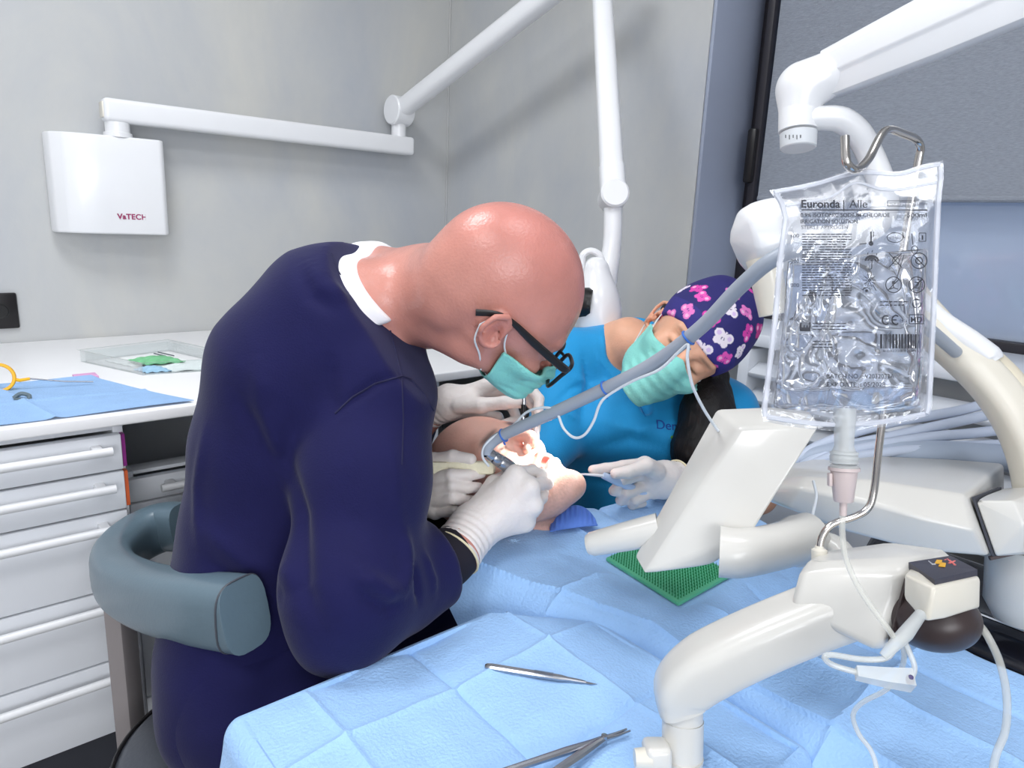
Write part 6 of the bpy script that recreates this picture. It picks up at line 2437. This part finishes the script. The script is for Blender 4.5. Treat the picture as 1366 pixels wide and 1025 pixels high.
# upright retractor in the dentist's left hand
rt_ = thing('retractor', 'slim steel retractor held upright between gloved thumb and finger', 'retractor', P(702, 600, 1.19))
b = MB().tube([P(698, 500, 1.185), P(699, 530, 1.185), P(698, 560, 1.185), P(697, 585, 1.18), P(695, 615, 1.165), P(700, 628, 1.15), P(712, 630, 1.145)], [0.0022, 0.0030, 0.0030, 0.0022, 0.0018, 0.0022, 0.0028], 10, smooth_n=4)
b.build('shaft', M['steel'], rt_)
MB().tube([P(698, 540, 1.183), P(698, 556, 1.183)], 0.0036, 12).build('grip', M['black'], rt_)
# flat clear cheek retractor beside it
b = MB().obox(P(716, 592, 1.20), RT, UP, FW, 0.010, 0.060, 0.004, 0.002)
o = b.build('cheek_retractor', mat('pale_plastic_blade', (196, 206, 212), 0.3, alpha=0.8), origin=P(716, 592, 1.2))
tag(o, 'pale flat plastic cheek retractor beside the steel retractor', 'retractor')
# red swab and gauze in the mouth
g0 = hq.pt(0.092, -0.078, 0.004)
def gauze_fn(p):
    return d_ell(p, g0, (0.020, 0.011, 0.018), np.stack([hq.s, hq.u, hq.f])) - 0.0018 * wob(p, 240, 2.0)
o, _ = solid_obj('gauze_swab', gauze_fn, g0 - 0.04, g0 + 0.04, 0.0016, mat('white_gauze', (240, 238, 232), 0.9, bump=0.4, bscale=300), origin=g0)
tag(o, 'white gauze swab tucked in the open mouth of the patient', 'gauze')
# suction tip in the assistant's hand
su = thing('suction_tip', 'blue white suction tube gripped in the fist of the assistant', 'suction tube', P(815, 640, 1.215))
MB().tube([P(804, 634, 1.208), P(818, 640, 1.215), P(840, 650, 1.235), P(868, 662, 1.26)], [0.0058, 0.0074, 0.0074, 0.0074], 16).build('handle', mat('pale_blue_plastic', (186, 206, 234), 0.35), su)
MB().tube([P(806, 635, 1.209), P(780, 633, 1.195), P(752, 634, 1.18)], [0.003, 0.0018, 0.0014], 10).build('tip', mat('white_tip', (235, 238, 242), 0.35), su)

# ------------------------------------------------------------------ operating lamp
ol = thing('operating_lamp', 'white ceiling lamp arm with an articulated lamp head behind the bag', 'lamp', P(1300, 20, 0.95))
dL = 1.05
A0, A1_ = P(1105, 100, 1.05), P(1420, -45, 0.86)
axl = nrmz(A1_ - A0)
upl = nrmz(np.cross(np.cross(axl, (0, 0, 1)), axl))
sdl = np.cross(axl, upl)
b = MB()
secs = []
for t, h in ((0.0, 0.034), (0.5, 0.042), (1.0, 0.046)):
    c = A0 * (1 - t) + A1_ * t
    w = 0.026
    secs.append([c + upl * h * a + sdl * w * q_ for a, q_ in ((1, -.6), (1, .6), (.7, 1), (-.15, 1.05), (-.25, 0.9), (-1, .75), (-1, -.75), (-.25, -.9), (-.15, -1.05), (.7, -1))])
b.loft(secs, True, 0.003, 2)
b.build('arm', M['white'], ol, auto=30)
b = MB().tube([A1_ - axl * 0.02, A1_ + axl * 0.03], 0.05, 24)
b.tube([A1_ + np.array([0, 0, -0.04]) + axl * 0.03, np.array([A1_[0] + axl[0] * .03, A1_[1] + axl[1] * .03, 2.70])], 0.032, 24)
b.build('ceiling_post', M['white'], ol)
kn = lambda p: smin(d_cone(p, P(1098, 103, 1.05), P(1072, 112, 1.06), 0.034, 0.030), d_cone(p, P(1066, 122, 1.06), P(1064, 160, 1.06), 0.030, 0.027), 0.03)
kc = P(1080, 125, 1.055)
solid_obj('knuckle', kn, kc - 0.10, kc + 0.10, 0.003, M['white'], ol)
kax = nrmz(P(1064, 200, 1.06) - P(1065, 120, 1.06))
MB().lathe(P(1065, 140, 1.06), kax, [(0, 0.0285), (0.04, 0.0285), (0.0405, 0.0265)], 32).build('vertical_joint', M['white'], ol)
ring = MB().lathe(P(1065, 178, 1.06), kax, [(0, 0.0), (0, 0.027), (0.022, 0.026), (0.0235, 0.024), (0.0235, 0)], 32).build('dial', mat('pale_grey_dial', (206, 210, 214), 0.4), ol)
b = MB()
for k in range(7):
    x = 1048 + k * 5
    b.tube([P(x, 180, 1.06 - 0.0275 * math.sqrt(max(0, 1 - ((x - 1063) / 24) ** 2))), P(x, 184 + (k % 2) * 2, 1.06 - 0.0275 * math.sqrt(max(0, 1 - ((x - 1063) / 24) ** 2)))], 0.0006, 5)
b.build('dial_marks', M['black'], ring)
b = MB().tube([P(1072, 160, 1.05), P(1095, 158, 1.05), P(1122, 160, 1.05), P(1145, 178, 1.055), P(1160, 205, 1.065), P(1176, 245, 1.06), P(1180, 280, 1.05), P(1160, 306, 1.03), P(1110, 318, 1.0), P(1050, 318, 0.985)], [0.017, 0.018, 0.019, 0.019, 0.019, 0.019, 0.019, 0.018, 0.018, 0.018], 16, smooth_n=5, flat=(1.15, UP * 0.6 + FW * -0.2 + RT * 0.3, 0.75) if False else None)
b.build('bracket', M['white'], ol)
HC = P(1022, 318, 0.98)
mouth = hq.pt(0.09, -0.06, 0)
la = nrmz(mouth - HC)
b = MB().hull([P(984, 281, 0.985), P(1006, 268, 0.975), P(1034, 262, 0.975), P(1062, 268, 0.99), P(1076, 300, 1.0), P(1072, 335, 1.0), P(1048, 364, 1.0), P(1008, 374, 1.01), P(984, 350, 1.01), P(971, 318, 1.0),
               P(1000, 290, 0.955), P(1040, 285, 0.952), P(1048, 325, 0.952), P(1012, 338, 0.956),
               P(985, 292, 1.04), P(1040, 272, 1.04), P(1070, 310, 1.045), P(1040, 360, 1.05), P(995, 362, 1.05), P(978, 325, 1.045)], 0.006, 4, 10)
b.build('lamp_head', M['white'], ol, auto=40)
LC = P(1022, 322, 1.047)
b = MB().lathe(LC, la, [(0, 0), (0, 0.030), (0.006, 0.030), (0.008, 0.026), (0.008, 0)], 32)
b.build('lamp_lens', mat('lit_lamp_lens', (255, 252, 244), 0.3, emit=((1.0, 0.97, 0.9), 3.0)), ol)
MB().tube([P(1018, 345, 0.985), P(1026, 385, 0.985), P(1032, 420, 0.985)], [0.024, 0.022, 0.020], 20).build('grip_handle', M['cream'], ol)
sp = bpy.data.lights.new('operating_lamp_beam', 'SPOT')
sp.energy = 150
sp.spot_size = R_(15)
sp.spot_blend = 0.55
sp.shadow_soft_size = 0.03
sp.color = (1.0, 0.97, 0.92)
spo = bpy.data.objects.new('operating_lamp_beam', sp)
COL.objects.link(spo)
la = nrmz(mouth - LC)
spo.location = V(LC + la * 0.014)
spo.rotation_euler = V(la).to_track_quat('-Z', 'Y').to_euler()

# ------------------------------------------------------------------ broad cream arm curving down at the right
ca = thing('unit_support_arm', 'broad cream curved support arm at the right between bag and window', 'support arm', P(1320, 520, 0.98))
sec_dir = nrmz(RT * 0.55 + UP * 0.75 + FW * 0.1)
b = MB().tube([P(1190, 372, 1.06), P(1225, 415, 1.04), P(1262, 455, 1.02), P(1300, 490, 1.0), P(1332, 525, 0.985), P(1358, 565, 0.97), P(1378, 615, 0.96), P(1390, 680, 0.95)], 0.026, 20, smooth_n=5, flat=(1.0, FW, 0.6))
b.build('arm', M['cream'], ca)
MB().sphere(P(1190, 372, 1.06), 0.026, n=20).build('arm_end', M['cream'], ca)
b = MB().tube([P(1215, 392, 1.035), P(1252, 428, 1.02), P(1290, 455, 1.0), P(1318, 476, 0.99), P(1326, 484, 0.986)], [0.016, 0.017, 0.018, 0.018, 0.014], 20, smooth_n=5)
b.build('cover', M['white'], ca)
b = MB().tube([P(1318, 478, 1.0), P(1350, 512, 0.985), P(1378, 560, 0.97)], [0.018, 0.019, 0.02], 20, smooth_n=5)
b.build('side_cable_duct', mat('beige_duct', (214, 206, 186), 0.4), ca)
